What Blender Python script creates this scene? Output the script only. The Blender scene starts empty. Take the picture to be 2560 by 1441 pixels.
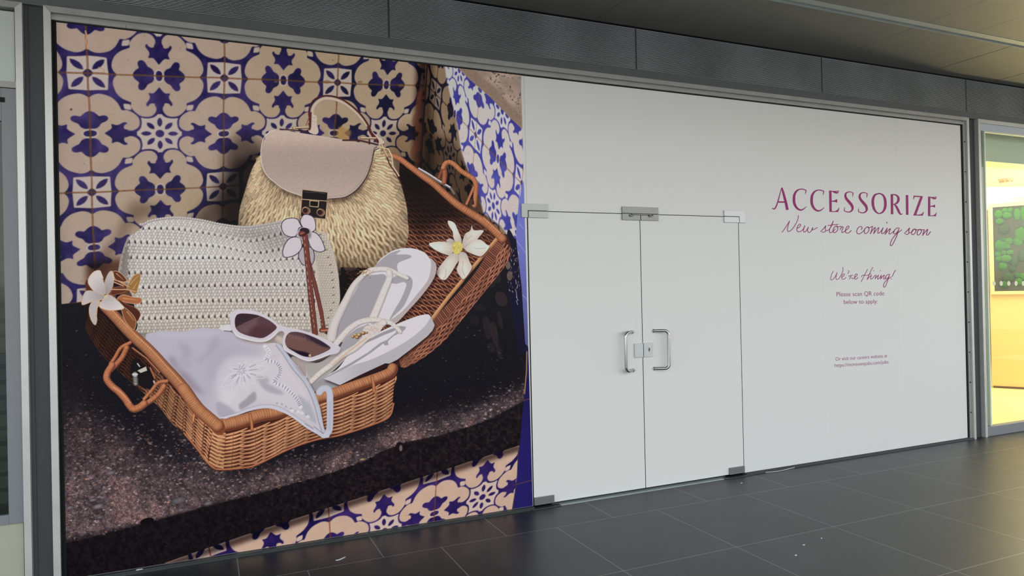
import bpy, bmesh, math, random
import numpy as np
from mathutils import Vector, Matrix
random.seed(4)
SC = bpy.context.scene
COL = SC.collection
PI = math.pi

# ---------------------------------------------------------------- camera, sky, exposure
F_PX, YAW, PITCH, ROLL, DIST, EYE = 1759.03, .4141, .0042, -.0213, 4.6832, 1.6
cam = bpy.data.cameras.new('camera'); cam_o = bpy.data.objects.new('camera', cam); COL.objects.link(cam_o)
cam.sensor_width = 36; cam.lens = 36*F_PX/2560; cam.clip_start = .05
cam_o.location = (0, -DIST, EYE)
fwd = Vector((math.sin(YAW)*math.cos(PITCH), math.cos(YAW)*math.cos(PITCH), math.sin(PITCH)))
q = fwd.to_track_quat('-Z', 'Y').to_matrix().to_4x4()
cam_o.matrix_world = Matrix.Translation((0, -DIST, EYE)) @ q @ Matrix.Rotation(ROLL, 4, 'Z')
SC.camera = cam_o
SC.view_settings.view_transform = 'Standard'; SC.view_settings.look = 'None'
SC.view_settings.exposure = 0.0; SC.view_settings.gamma = 1.0; SC.view_settings.use_curve_mapping = False

world = bpy.data.worlds.new('world'); SC.world = world; world.use_nodes = True
wn = world.node_tree; bg = wn.nodes['Background']
tc = wn.nodes.new('ShaderNodeTexCoord'); sp = wn.nodes.new('ShaderNodeSeparateXYZ'); cr = wn.nodes.new('ShaderNodeValToRGB')
wn.links.new(tc.outputs['Generated'], sp.inputs[0]); wn.links.new(sp.outputs['Z'], cr.inputs[0])
ce = cr.color_ramp.elements
ce[0].position = 0; ce[0].color = (.50, .49, .46, 1)
ce[1].position = .9; ce[1].color = (.42, .48, .52, 1)
for pos_, c_ in ((.03, (1.0, .98, .94, 1)), (.16, (1.0, 1.0, .98, 1)), (.30, (.52, .62, .68, 1))):
    e = ce.new(pos_); e.color = c_
wn.links.new(cr.outputs[0], bg.inputs['Color']); bg.inputs['Strength'].default_value = 2.6

def lamp(name, loc, size, energy, color, rot=(0, 0, 0), sy=None):
    d = bpy.data.lights.new(name, 'AREA'); d.energy = energy; d.color = color; d.shape = 'RECTANGLE'; d.size = size; d.size_y = sy or size
    o = bpy.data.objects.new(name, d); o.location = loc; o.rotation_euler = rot; COL.objects.link(o); return o
# ceiling lights of the lit shop on the right (they face down inside that shop)
lamp('shop_ceiling_lamp', (9.6, 2.2, 2.84), 2.6, 62, (1., .86, .62), sy=2.0)
lamp('shop_ceiling_lamp', (12.6, 1.6, 2.84), 2.6, 62, (1., .86, .62), sy=2.0)

lamp('added_spill_lamp', (10.9, .62, 2.82), 2.6, 200, (1., .84, .52), rot=(-.45, 0, 0), sy=.5)  # added unseen lamp, placed for the warm spill on the floor outside

# added fill lamp, unseen, behind the same shop window: it washes the soffit outside
lamp('added_soffit_fill', (10.6, .40, .35), 1.8, 340, (1., .79, .44), rot=(-2.30, 0, 0), sy=.25)

# ---------------------------------------------------------------- materials
def srgb(r, g, b):
    f = lambda v: (v/255/12.92) if v/255 <= .04045 else ((v/255+.055)/1.055)**2.4
    return (f(r), f(g), f(b), 1)
def mat(name, col, rough=.5, metal=0., spec=.5, noise=None, bump=None, coat=0.):
    """principled material with a little procedural unevenness: noise=(scale, amount), bump=(scale, strength)"""
    m = bpy.data.materials.new(name); m.use_nodes = True; nt = m.node_tree; b = nt.nodes['Principled BSDF']
    b.inputs['Base Color'].default_value = col; b.inputs['Roughness'].default_value = rough; b.inputs['Metallic'].default_value = metal
    b.inputs['Specular IOR Level'].default_value = spec; b.inputs['Coat Weight'].default_value = coat
    g = nt.nodes.new('ShaderNodeNewGeometry')
    if noise:
        n = nt.nodes.new('ShaderNodeTexNoise'); n.inputs['Scale'].default_value = noise[0]; n.inputs['Detail'].default_value = 6
        nt.links.new(g.outputs['Position'], n.inputs['Vector'])
        mx = nt.nodes.new('ShaderNodeMix'); mx.data_type = 'RGBA'
        k = noise[1]
        mx.inputs[6].default_value = tuple(c*(1-k) for c in col[:3])+(1,); mx.inputs[7].default_value = tuple(min(1, c*(1+k)) for c in col[:3])+(1,)
        nt.links.new(n.outputs['Fac'], mx.inputs[0]); nt.links.new(mx.outputs[2], b.inputs['Base Color'])
        r = nt.nodes.new('ShaderNodeMapRange'); r.inputs[3].default_value = max(0, rough-.08); r.inputs[4].default_value = min(1, rough+.08)
        nt.links.new(n.outputs['Fac'], r.inputs[0]); nt.links.new(r.outputs[0], b.inputs['Roughness'])
    if bump:
        n2 = nt.nodes.new('ShaderNodeTexNoise'); n2.inputs['Scale'].default_value = bump[0]; n2.inputs['Detail'].default_value = 4
        nt.links.new(g.outputs['Position'], n2.inputs['Vector'])
        bp = nt.nodes.new('ShaderNodeBump'); bp.inputs['Strength'].default_value = bump[1]; bp.inputs['Distance'].default_value = .004
        nt.links.new(n2.outputs['Fac'], bp.inputs['Height']); nt.links.new(bp.outputs[0], b.inputs['Normal'])
    return m
def emis(name, col, s):
    m = bpy.data.materials.new(name); m.use_nodes = True; b = m.node_tree.nodes['Principled BSDF']
    b.inputs['Base Color'].default_value = col; b.inputs['Emission Color'].default_value = col; b.inputs['Emission Strength'].default_value = s
    return m
def glassmat(name, tint, refl=.06):
    m = bpy.data.materials.new(name); m.use_nodes = True; nt = m.node_tree; nt.nodes.clear()
    o = nt.nodes.new('ShaderNodeOutputMaterial'); t = nt.nodes.new('ShaderNodeBsdfTransparent'); g = nt.nodes.new('ShaderNodeBsdfGlossy')
    f = nt.nodes.new('ShaderNodeFresnel'); f.inputs[0].default_value = 1.5; mx = nt.nodes.new('ShaderNodeMixShader')
    ge = nt.nodes.new('ShaderNodeNewGeometry'); fm = nt.nodes.new('ShaderNodeMath'); fm.operation = 'MULTIPLY'; inv = nt.nodes.new('ShaderNodeMath'); inv.operation = 'SUBTRACT'; inv.inputs[0].default_value = 1
    nt.links.new(ge.outputs['Backfacing'], inv.inputs[1]); nt.links.new(f.outputs[0], fm.inputs[0]); nt.links.new(inv.outputs[0], fm.inputs[1])
    t.inputs[0].default_value = tint; g.inputs['Roughness'].default_value = .01; g.inputs['Color'].default_value = (.9, .95, .93, 1)
    nt.links.new(fm.outputs[0], mx.inputs[0]); nt.links.new(t.outputs[0], mx.inputs[1]); nt.links.new(g.outputs[0], mx.inputs[2])
    nt.links.new(mx.outputs[0], o.inputs[0]); return m

M = dict(
    film=mat('white_film_on_glass', (.80, .785, .765, 1), .36, spec=.2, noise=(.9, .015), bump=(1.6, .10)),
    film_door=mat('white_film_on_door', (.80, .785, .76, 1), .36, spec=.2, noise=(.9, .015), bump=(1.6, .06)),
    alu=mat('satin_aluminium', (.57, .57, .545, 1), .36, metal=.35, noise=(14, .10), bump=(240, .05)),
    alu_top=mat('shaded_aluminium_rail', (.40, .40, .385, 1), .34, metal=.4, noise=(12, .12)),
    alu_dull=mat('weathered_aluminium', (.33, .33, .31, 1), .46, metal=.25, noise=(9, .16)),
    paint=mat('dark_grey_painted_metal', (.060, .061, .066, 1), .52, spec=.35, noise=(16, .12), bump=(400, .06)),
    beam=mat('grey_painted_beam', (.115, .116, .122, 1), .5, spec=.35, noise=(22, .12)),
    black=mat('black_rubber_and_gap_shade', (.008, .008, .009, 1), .6, spec=.2),
    louvre=mat('ribbed_grille_metal', (.62, .63, .64, 1), .38, metal=.3, noise=(1.7, .5)),  # broad noise puts blotchy reflections into the base colour
    steel=mat('brushed_steel', (.46, .46, .45, 1), .25, metal=1., noise=(60, .08)),
    satin=mat('satin_steel_plate', (.24, .24, .235, 1), .40, metal=.75, noise=(70, .10)),
    satin_mid=mat('satin_steel_plate_pale', (.40, .40, .39, 1), .42, metal=.55, noise=(70, .10)), satin_light=mat('bright_steel_plate', (.56, .57, .57, 1), .4, metal=.4, noise=(50, .12)),
    grey_door=mat('grey_powder_coat', (.22, .225, .24, 1), .45, spec=.4, noise=(18, .06)),
    cream=mat('cream_kick_panel', (.42, .42, .33, 1), .5, noise=(6, .06), bump=(30, .05)),
    purple=mat('plum_vinyl_lettering', srgb(158, 50, 116), .5, spec=.15),
    whitepanel=mat('pale_fascia_panel', (.50, .54, .53, 1), .4, noise=(2, .03)),
    thresh=mat('threshold_trim', (.060, .066, .066, 1), .38, metal=.4, noise=(8, .2)),
    thresh_l=mat('bright_threshold_plate', (.42, .47, .48, 1), .4, metal=.3, noise=(8, .1)),
    orange=mat('orange_laminate', (.74, .50, .20, 1), .35, noise=(2, .05)),
    oak=mat('pale_wood_frame', (.78, .60, .28, 1), .4, noise=(5, .08)),
    shopwall=mat('shop_wall_paint', (.72, .66, .48, 1), .6), shopfloor=mat('yellow_vinyl_floor', (.76, .67, .36, 1), .4, noise=(5, .10)),
    shopceil=mat('shop_ceiling_paint', (.80, .69, .52, 1), .6), bulk=mat('grey_green_bulkhead', (.62, .66, .60, 1), .5),
    lightpanel=emis('luminous_ceiling_panel', (1, .97, .86, 1), 1.1),
    soil=mat('dark_moss_board', (.045, .050, .020, 1), .9, noise=(30, .4), bump=(90, .5)),
    plastic=mat('ivory_plastic', (.80, .66, .42, 1), .4), dot=mat('frosted_dot_sticker', (.86, .80, .62, 1), .5),
    scrap=mat('white_paper_scrap', (.80, .80, .78, 1), .7),
    glass=glassmat('clear_shop_glass', (.93, .97, .94, 1)), glass_dark=glassmat('grey_tinted_glass', (.50, .56, .52, 1)),
    edge=mat('green_glass_edge', (.80, .86, .76, 1), .2), inside=mat('dim_interior', (.05, .055, .05, 1), .8),
    brick=mat('red_brick', (.42, .16, .09, 1), .8, noise=(20, .2)),
)
def mossmat(name, col):
    return mat(name, col, .9, spec=.1, noise=(70, .35), bump=(160, .8))
MOSS = [mossmat('bright_moss', (.035, .145, .004, 1)), mossmat('mid_moss', (.024, .10, .006, 1)), mossmat('dark_moss', (.03, .065, .012, 1))]

# ---------------------------------------------------------------- builders
def tag(o, label=None, cat=None, group=None, kind=None):
    if label: o['label'] = label
    if cat: o['category'] = cat
    if group: o['group'] = group
    if kind: o['kind'] = kind
    return o
class MB:
    def __init__(s): s.v = []; s.f = []
    def box(s, x0, x1, y0, y1, z0, z1):
        n = len(s.v)
        s.v += [(x, y, z) for x in (x0, x1) for y in (y0, y1) for z in (z0, z1)]
        s.f += [tuple(n+i for i in f) for f in ((0, 1, 3, 2), (4, 6, 7, 5), (0, 4, 5, 1), (2, 3, 7, 6), (0, 2, 6, 4), (1, 5, 7, 3))]
        return s
    def prism(s, pts, y0, y1):
        """extrude an outline in the x-z plane between y0 and y1"""
        n = len(s.v); m = len(pts)
        s.v += [(x, y0, z) for x, z in pts]+[(x, y1, z) for x, z in pts]
        s.f += [tuple(range(n, n+m)), tuple(range(n+2*m-1, n+m-1, -1))]
        s.f += [(n+i, n+m+i, n+m+(i+1) % m, n+(i+1) % m) for i in range(m)]
        return s
    def profile(s, pts, x0, x1):
        """extrude a y-z outline along x"""
        n = len(s.v); m = len(pts)
        s.v += [(x0, y, z) for y, z in pts]+[(x1, y, z) for y, z in pts]
        s.f += [tuple(range(n, n+m)), tuple(range(n+2*m-1, n+m-1, -1))]
        s.f += [(n+i, n+(i+1) % m, n+m+(i+1) % m, n+m+i) for i in range(m)]
        return s
    def tube(s, path, r, seg=14, cap=True):
        P = [Vector(p) for p in path]; n0 = len(s.v); up = None
        for i, p in enumerate(P):
            t = ((P[min(i+1, len(P)-1)]-P[max(i-1, 0)])).normalized()
            if up is None: up = Vector((0, 0, 1)) if abs(t.z) < .9 else Vector((1, 0, 0))
            a = (up-t*up.dot(t)).normalized(); b = t.cross(a); up = a
            rr = r[i] if isinstance(r, (list, tuple)) else r
            for k in range(seg):
                an = 2*PI*k/seg; s.v.append(tuple(p+(a*math.cos(an)+b*math.sin(an))*rr))
        for i in range(len(P)-1):
            for k in range(seg):
                a = n0+i*seg+k; b = n0+i*seg+(k+1) % seg; s.f.append((a, b, b+seg, a+seg))
        if cap: s.f += [tuple(n0+k for k in range(seg))[::-1], tuple(n0+(len(P)-1)*seg+k for k in range(seg))]
        return s
    def build(s, name, m, parent=None, bevel=0., smooth=False, loc=None):
        me = bpy.data.meshes.new(name); me.from_pydata(s.v, [], s.f); me.update()
        o = bpy.data.objects.new(name, me); COL.objects.link(o); me.materials.append(m)
        bm = bmesh.new(); bm.from_mesh(me); bmesh.ops.recalc_face_normals(bm, faces=bm.faces)
        if loc is not None: bmesh.ops.translate(bm, vec=-Vector(loc), verts=bm.verts); o.location = loc
        bm.to_mesh(me); bm.free()
        if bevel:
            b = o.modifiers.new('bevel', 'BEVEL'); b.width = bevel; b.segments = 2; b.limit_method = 'ANGLE'
        if smooth:
            for p in me.polygons: p.use_smooth = True
        if parent is not None:
            o.parent = parent; o.matrix_parent_inverse = Matrix.Translation(-parent.location)
        return o
def empty(name, loc, label=None, cat=None, group=None, kind=None):
    o = bpy.data.objects.new(name, None); o.location = loc; o.empty_display_size = .1; COL.objects.link(o); return tag(o, label, cat, group, kind)
def frame_bars(x0, x1, z0, z1, w, y0, y1):
    """four mitred bars round an opening"""
    a = [(x0, z0), (x1, z0), (x1, z1), (x0, z1)]; b = [(x0+w, z0+w), (x1-w, z0+w), (x1-w, z1-w), (x0+w, z1-w)]
    return [[a[i], a[(i+1) % 4], b[(i+1) % 4], b[i]] for i in range(4)]

# how strongly the day lights the sheet at its foot and at its head: turns traced tones into ink tones
PRINT_K, PRINT_BLACK = (np.array([.745, .80, .805]), np.array([.48, .505, .50])), .007
GRID = (1300, 1400)
# ---- poster painter: draws the printed picture with numpy, in the units of a 2560 px wide tracing ----
PX0, PY0, PX1, PY1, PS = 120.0, 30.0, 1350.0, 1490.0, 1.5
PW, PH = int((PX1-PX0)*PS), int((PY1-PY0)*PS)
rnd = np.random.RandomState(7)

def coverage(pts, x0, y0, w, h, s):
    """anti-aliased coverage of a closed polygon on a w x h pixel window"""
    SS = 4
    acc = np.zeros((h, w+2))
    p = np.asarray(pts, float).copy()
    p[:, 0] = (p[:, 0]-x0)*s; p[:, 1] = (p[:, 1]-y0)*s
    q = np.roll(p, -1, 0)
    for (ax, ay), (bx, by) in zip(p, q):
        if ay == by: continue
        d = 1.0
        if ay > by: ax, ay, bx, by = bx, by, ax, ay; d = -1.0
        k0 = max(0, int(np.ceil(ay*SS-.5))); k1 = min(h*SS, int(np.ceil(by*SS-.5)))
        if k1 <= k0: continue
        k = np.arange(k0, k1)
        x = ax+((k+.5)/SS-ay)*(bx-ax)/(by-ay)
        x = np.clip(x, 0, w)
        xi = x.astype(int); fr = x-xi
        r = k//SS
        np.add.at(acc, (r, xi), d*(1-fr)/SS)
        np.add.at(acc, (r, xi+1), d*fr/SS)
    return np.clip(np.abs(np.cumsum(acc, 1)[:, :w]), 0, 1)

def boxblur(a, r):
    r = int(round(r))
    if r < 1: return a
    for ax in (0, 1):
        for _ in (0, 1):
            pad = [(0, 0)]*a.ndim; pad[ax] = (r+1, r)
            c = np.cumsum(np.pad(a, pad, mode='edge'), ax)
            n = a.shape[ax]
            a = (np.take(c, range(2*r+1, 2*r+1+n), ax)-np.take(c, range(0, n), ax))/(2*r+1)
    return a

def spl(pts, closed=True, n=6):
    """Catmull-Rom smoothing of a traced outline"""
    p = np.asarray(pts, float); m = len(p)
    if closed: P = [p[(i-1) % m] for i in range(m)], p, [p[(i+1) % m] for i in range(m)], [p[(i+2) % m] for i in range(m)]
    else:
        e = np.vstack([2*p[0]-p[1], p, 2*p[-1]-p[-2]]); P = e[:-3], e[1:-2], e[2:-1], e[3:]
    A, B, C, D = [np.asarray(v)[:, None, :] for v in P]
    t = (np.arange(n)/n)[None, :, None]
    o = .5*((2*B)+(-A+C)*t+(2*A-5*B+4*C-D)*t**2+(-A+3*B-3*C+D)*t**3)
    o = o.reshape(-1, 2)
    return o if closed else np.vstack([o, p[-1]])

def cs(*segs):
    """closed outline of smooth stretches that meet in corners"""
    o = []
    for g in segs: o += [tuple(v) for v in (spl(g, False, 5) if len(g) > 3 else g)]
    return o

def vnoise(h, w, cell, seed, octv=1):
    r = np.random.RandomState(seed); out = np.zeros((h, w)); amp = 1.; tot = 0
    for o in range(octv):
        c = max(1., cell/2**o); gh, gw = int(h/c)+3, int(w/c)+3
        g = r.rand(gh, gw)
        y = np.arange(h)/c; x = np.arange(w)/c
        yi = y.astype(int); xi = x.astype(int)
        fy = (y-yi)[:, None]; fx = (x-xi)[None, :]
        fy = fy*fy*(3-2*fy); fx = fx*fx*(3-2*fx)
        a = g[yi][:, xi]; b = g[yi][:, xi+1]; cc = g[yi+1][:, xi]; d = g[yi+1][:, xi+1]
        out += amp*((a*(1-fx)+b*fx)*(1-fy)+(cc*(1-fx)+d*fx)*fy); tot += amp; amp *= .55
    return out/tot

class Canvas:
    def __init__(s, x0, y0, w, h, S, nch=3):
        s.x0, s.y0, s.w, s.h, s.S = x0, y0, w, h, S
        s.img = np.zeros((h, w, nch), np.float32); s.clip = None
    def win(s, x0, y0, x1, y1, pad=2):
        a = max(0, int((x0-s.x0)*s.S)-pad); b = min(s.w, int((x1-s.x0)*s.S)+pad+1)
        c = max(0, int((y0-s.y0)*s.S)-pad); d = min(s.h, int((y1-s.y0)*s.S)+pad+1)
        return a, b, c, d
    def grid(s, a, b, c, d):
        X = s.x0+(np.arange(a, b)+.5)/s.S; Y = s.y0+(np.arange(c, d)+.5)/s.S
        return X[None, :], Y[:, None]
    def put(s, a, b, c, d, al, col):
        if s.clip is not None: al = al*s.clip[c:d, a:b]
        col = np.asarray(col, np.float32)
        v = s.img[c:d, a:b]
        v += al[..., None].astype(np.float32)*(col-v)
    def mask(s, pts, blur=0):
        m = coverage(pts, s.x0, s.y0, s.w, s.h, s.S)
        return boxblur(m, blur*s.S) if blur else m
    def poly(s, pts, col, a=1., blur=0, sm=True, fn=None):
        if sm: pts = spl(pts)
        pts = np.asarray(pts, float)
        pd = int(blur*s.S*2.2)+2
        A, B, C_, D = s.win(pts[:, 0].min(), pts[:, 1].min(), pts[:, 0].max(), pts[:, 1].max(), pd)
        if B <= A or D <= C_: return
        m = coverage(pts, s.x0+A/s.S, s.y0+C_/s.S, B-A, D-C_, s.S)
        if blur: m = boxblur(m, blur*s.S)
        if fn is not None:
            X, Y = s.grid(A, B, C_, D); col = fn(X, Y)
        s.put(A, B, C_, D, m*a, np.asarray(col))
    def line(s, pts, w, col, a=1., edge=None, w2=None, sm=False, soft=.5, off=(0, 0), pw=2.):
        """a stroke of width w (tapering to w2) with an optional darker edge"""
        if sm: pts = spl(pts, False)
        p = np.asarray(pts, float); W = max(w, w2 or 0)
        A, B, C_, D = s.win(p[:, 0].min()-W, p[:, 1].min()-W, p[:, 0].max()+W, p[:, 1].max()+W)
        if B <= A or D <= C_: return
        X, Y = s.grid(A, B, C_, D)
        best = np.full((D-C_, B-A), 1e9); ha = np.full((D-C_, B-A), w/2.)
        n = len(p)-1
        seg = np.hypot(*(p[1:]-p[:-1]).T); L = seg.sum()+1e-9; run = 0
        for i in range(n):
            d = p[i+1]-p[i]; l2 = d@d+1e-9
            t = np.clip(((X-p[i, 0])*d[0]+(Y-p[i, 1])*d[1])/l2, 0, 1)
            dd = np.hypot(X-p[i, 0]-t*d[0], Y-p[i, 1]-t*d[1])
            if w2 is not None:
                wl = (w+(w2-w)*(run+t*seg[i])/L)/2
                k = dd-wl < best-ha; ha = np.where(k, wl, ha)
            else: k = dd < best
            best = np.where(k, dd, best); run += seg[i]
        al = np.clip((ha-best)*s.S/(2*soft)+.5, 0, 1)
        if edge is not None:
            if off != (0, 0):
                b2 = np.full_like(best, 1e9)
                for i in range(n):
                    d = p[i+1]-p[i]; l2 = d@d+1e-9; X2 = X-off[0]; Y2 = Y-off[1]
                    t = np.clip(((X2-p[i, 0])*d[0]+(Y2-p[i, 1])*d[1])/l2, 0, 1)
                    b2 = np.minimum(b2, np.hypot(X2-p[i, 0]-t*d[0], Y2-p[i, 1]-t*d[1]))
            else: b2 = best
            q = np.clip(b2/np.maximum(ha, .1), 0, 1)[..., None]**pw
            col = np.asarray(col)*(1-q)+np.asarray(edge)*q
        s.put(A, B, C_, D, al*a, np.asarray(col))
    def blob(s, cx, cy, ax, ay, bx, by, col, edge=None, a=1., p=2.5, pw=2., off=(0., 0.)):
        """superellipse with half-axis vectors (ax,ay),(bx,by)"""
        rx = abs(ax)+abs(bx); ry = abs(ay)+abs(by)
        A, B, C_, D = s.win(cx-rx, cy-ry, cx+rx, cy+ry, 1)
        if B <= A or D <= C_: return
        X, Y = s.grid(A, B, C_, D); X = X-cx; Y = Y-cy
        det = ax*by-ay*bx
        if abs(det) < 1e-6: return
        u = (X*by-Y*bx)/det; v = (Y*ax-X*ay)/det
        r = (np.abs(u)**p+np.abs(v)**p)**(1/p)
        k = min(np.hypot(ax, ay), np.hypot(bx, by))*s.S
        al = np.clip((1-r)*k+.5, 0, 1)
        if edge is not None:
            r2 = ((np.abs(u-off[0]))**p+(np.abs(v-off[1]))**p)**(1/p)
            q = np.clip(r2, 0, 1)[..., None]**pw
            col = np.asarray(col)*(1-q)+np.asarray(edge)*q
        s.put(A, B, C_, D, al*a, np.asarray(col))
    def mul(s, m, k):
        """tint the printed picture by k where the mask m is set"""
        s.img *= (1+m[..., None]*(np.asarray(k, np.float32)-1)).astype(np.float32)

def c8(*v): return np.array(v, float)/255.

def tr(x0, y0, s, pts): return [(x0+x/s, y0+y/s) for x, y in pts]
def TA(p): return tr(140, 180, 4.504, p)
def TB(p): return tr(140, 460, 4.503, p)
def TC(p): return tr(580, 220, 4.504, p)
def TD(p): return tr(960, 140, 4.503, p)
def TE(p): return tr(1020, 380, 4.503, p)
def TF(p): return tr(560, 440, 5.12, p)
def TG(p): return tr(280, 520, 4.239, p)
def TH(p): return tr(660, 520, 4.238, p)
def TI(p): return tr(180, 640, 3.431, p)
def TJ(p): return tr(800, 580, 4.002, p)
def TK(p): return tr(340, 760, 4.002, p)
def TL(p): return tr(560, 760, 7.206, p)
def TM(p): return tr(460, 900, 4.571, p)
def TN(p): return tr(760, 740, 6.006, p)
def TO(p): return tr(980, 620, 2.183, p)
def TP(p): return tr(0, 1080, 3.992, p)
def TQ(p): return tr(640, 1080, 3.992, p)

def homog(pairs):
    A = []
    for (i, j), (x, y) in pairs:
        A.append([i, j, 1, 0, 0, 0, -x*i, -x*j, -x]); A.append([0, 0, 0, i, j, 1, -y*i, -y*j, -y])
    u, s_, vt = np.linalg.svd(np.array(A, float)); return vt[-1].reshape(3, 3)

# ---- the glazed tile: one tile in [-1,1]^2, blue ornament / white ground / grout ----
def make_tile():
    N = 480
    T = Canvas(-1, -1, N, N, N/2., 3)     # channels: blue, white, grout
    def sym(fn):
        for sx in (1, -1):
            for sy in (1, -1):
                for sw in (0, 1):
                    fn(lambda P: [((y*sx, x*sy) if sw else (x*sx, y*sy)) for x, y in P])
    B, Wh = (1, 0, 0), (0, 1, 0)
    full = [(-1.1, -1.1), (1.1, -1.1), (1.1, 1.1), (-1.1, 1.1)]
    T.poly(full, B, sm=False)
    # cream quatrefoils centred on the middle of each edge
    def lobe(f):
        q = cs([(0, -1.02), (.612, -1.02), (.612, -.985)],
               [(.612, -.985), (.652, -.93), (.667, -.84), (.625, -.705), (.54, -.612), (.45, -.565), (.405, -.545)],
               [(.405, -.545), (.408, -.47), (.36, -.385), (.275, -.312), (.17, -.297), (.10, -.325), (.056, -.39), (.052, -.45), (.08, -.50)],
               [(.08, -.50), (0, -.52)])
        T.poly(f(q), (0, 0, 0), sm=False)
    sym(lobe)
    # white star in the tile's middle
    pts = []
    base = [(0, -.405), (.022, -.345), (.055, -.30), (.10, -.274), (.17, -.262), (.23, -.264), (.282, -.276)]
    for k in range(4):
        c, s_ = [(1, 0), (0, 1), (-1, 0), (0, -1)][k]
        half = base+[(-y, -x) for x, y in base[::-1][1:-1]]
        for x, y in half: pts.append((c*x-s_*y, s_*x+c*y))
    T.poly(pts, Wh, sm=False)
    T.blob(0, 0, .068, 0, 0, .068, B, p=2)
    for k in range(8):
        a = k*np.pi/4; r = .2 if k % 2 == 0 else .19; L = .088
        ca, sa = np.cos(a), np.sin(a); cx, cy = r*ca, r*sa
        pet = [(-L, 0), (-L*.5, .034), (0, .042), (L*.5, .034), (L, 0), (L*.5, -.034), (0, -.042), (-L*.5, -.034)]
        T.poly([(cx+x*ca-y*sa, cy+x*sa+y*ca) for x, y in pet], B, sm=False)
    # corner star with one leaf per quarter
    def corner(f):
        T.poly(f([(1.02, -1.02), (1.02, -.72), (.93, -.728), (.82, -.735), (.738, -.738)]), Wh, sm=False)
    sym(corner)
    for sx in (1, -1):
        for sy in (1, -1):
            T.poly([(sx*(.856+x*.707-y*.707), sy*(-.856-x*.707-y*.707)) for x, y in
                    [(-.13, 0), (-.07, .038), (0, .052), (.07, .038), (.13, 0), (.07, -.038), (0, -.052), (-.07, -.038)]], B, sm=False)
            T.blob(sx, sy, .075, 0, 0, .075, B, p=1.3)
            # diamonds between the quatrefoils
            T.poly([(sx*x, sy*y) for x, y in [(.52, -.52), (.505, -.435), (.41, -.415), (.43, -.51)]], (0, .8, 0), sm=False)
    # fleurs: the one with the stem and the side ones
    def fleur(f):
        q = cs([(0, -.815), (.035, -.765), (.07, -.72), (.10, -.70), (.135, -.705), (.175, -.705)],
               [(.175, -.705), (.15, -.655), (.148, -.61), (.17, -.57), (.195, -.53), (.197, -.49), (.165, -.465)],
               [(.165, -.465), (.15, -.505), (.10, -.525), (.06, -.50), (.045, -.44), (.05, -.38), (.04, -.35), (0, -.33)])
        T.poly(f(q), B, sm=False)
        T.blob(*f([(.115, -.455)])[0], .045, 0, 0, .045, (0, 0, 0), p=2)
        g = cs([(.08, -1.01), (.075, -.94), (.11, -.88), (.17, -.845), (.20, -.79), (.245, -.745), (.30, -.755), (.318, -.81), (.30, -.875)],
               [(.30, -.875), (.335, -.905), (.375, -.95), (.395, -1.01)])
        T.poly(f(g), B, sm=False)
    sym(fleur)
    for (cx, cy, a, b) in ((0, -1, .078, .115), (0, 1, .078, .115), (-1, 0, .115, .078), (1, 0, .115, .078)):
        T.blob(cx, cy, a, 0, 0, b, (0, 1, 0), p=2.2); T.blob(cx, cy, a-.024, 0, 0, b-.024, B, p=2.4)
    b_ = boxblur(T.img[..., 0], 2); T.img[..., 0] = np.clip((b_-.66)*3.2+.5, 0, 1)     # crisp, slightly slimmer brush lines
    T.img = boxblur(T.img, 1)
    return T

def sample(img, u, v):
    N = img.shape[0]
    x = np.clip((u+1)*N/2-.5, 0, N-1.001); y = np.clip((v+1)*N/2-.5, 0, N-1.001)
    xi = x.astype(int); yi = y.astype(int); fx = (x-xi)[..., None]; fy = (y-yi)[..., None]
    return (img[yi, xi]*(1-fx)+img[yi, xi+1]*fx)*(1-fy)+(img[yi+1, xi]*(1-fx)+img[yi+1, xi+1]*fx)*fy

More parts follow.
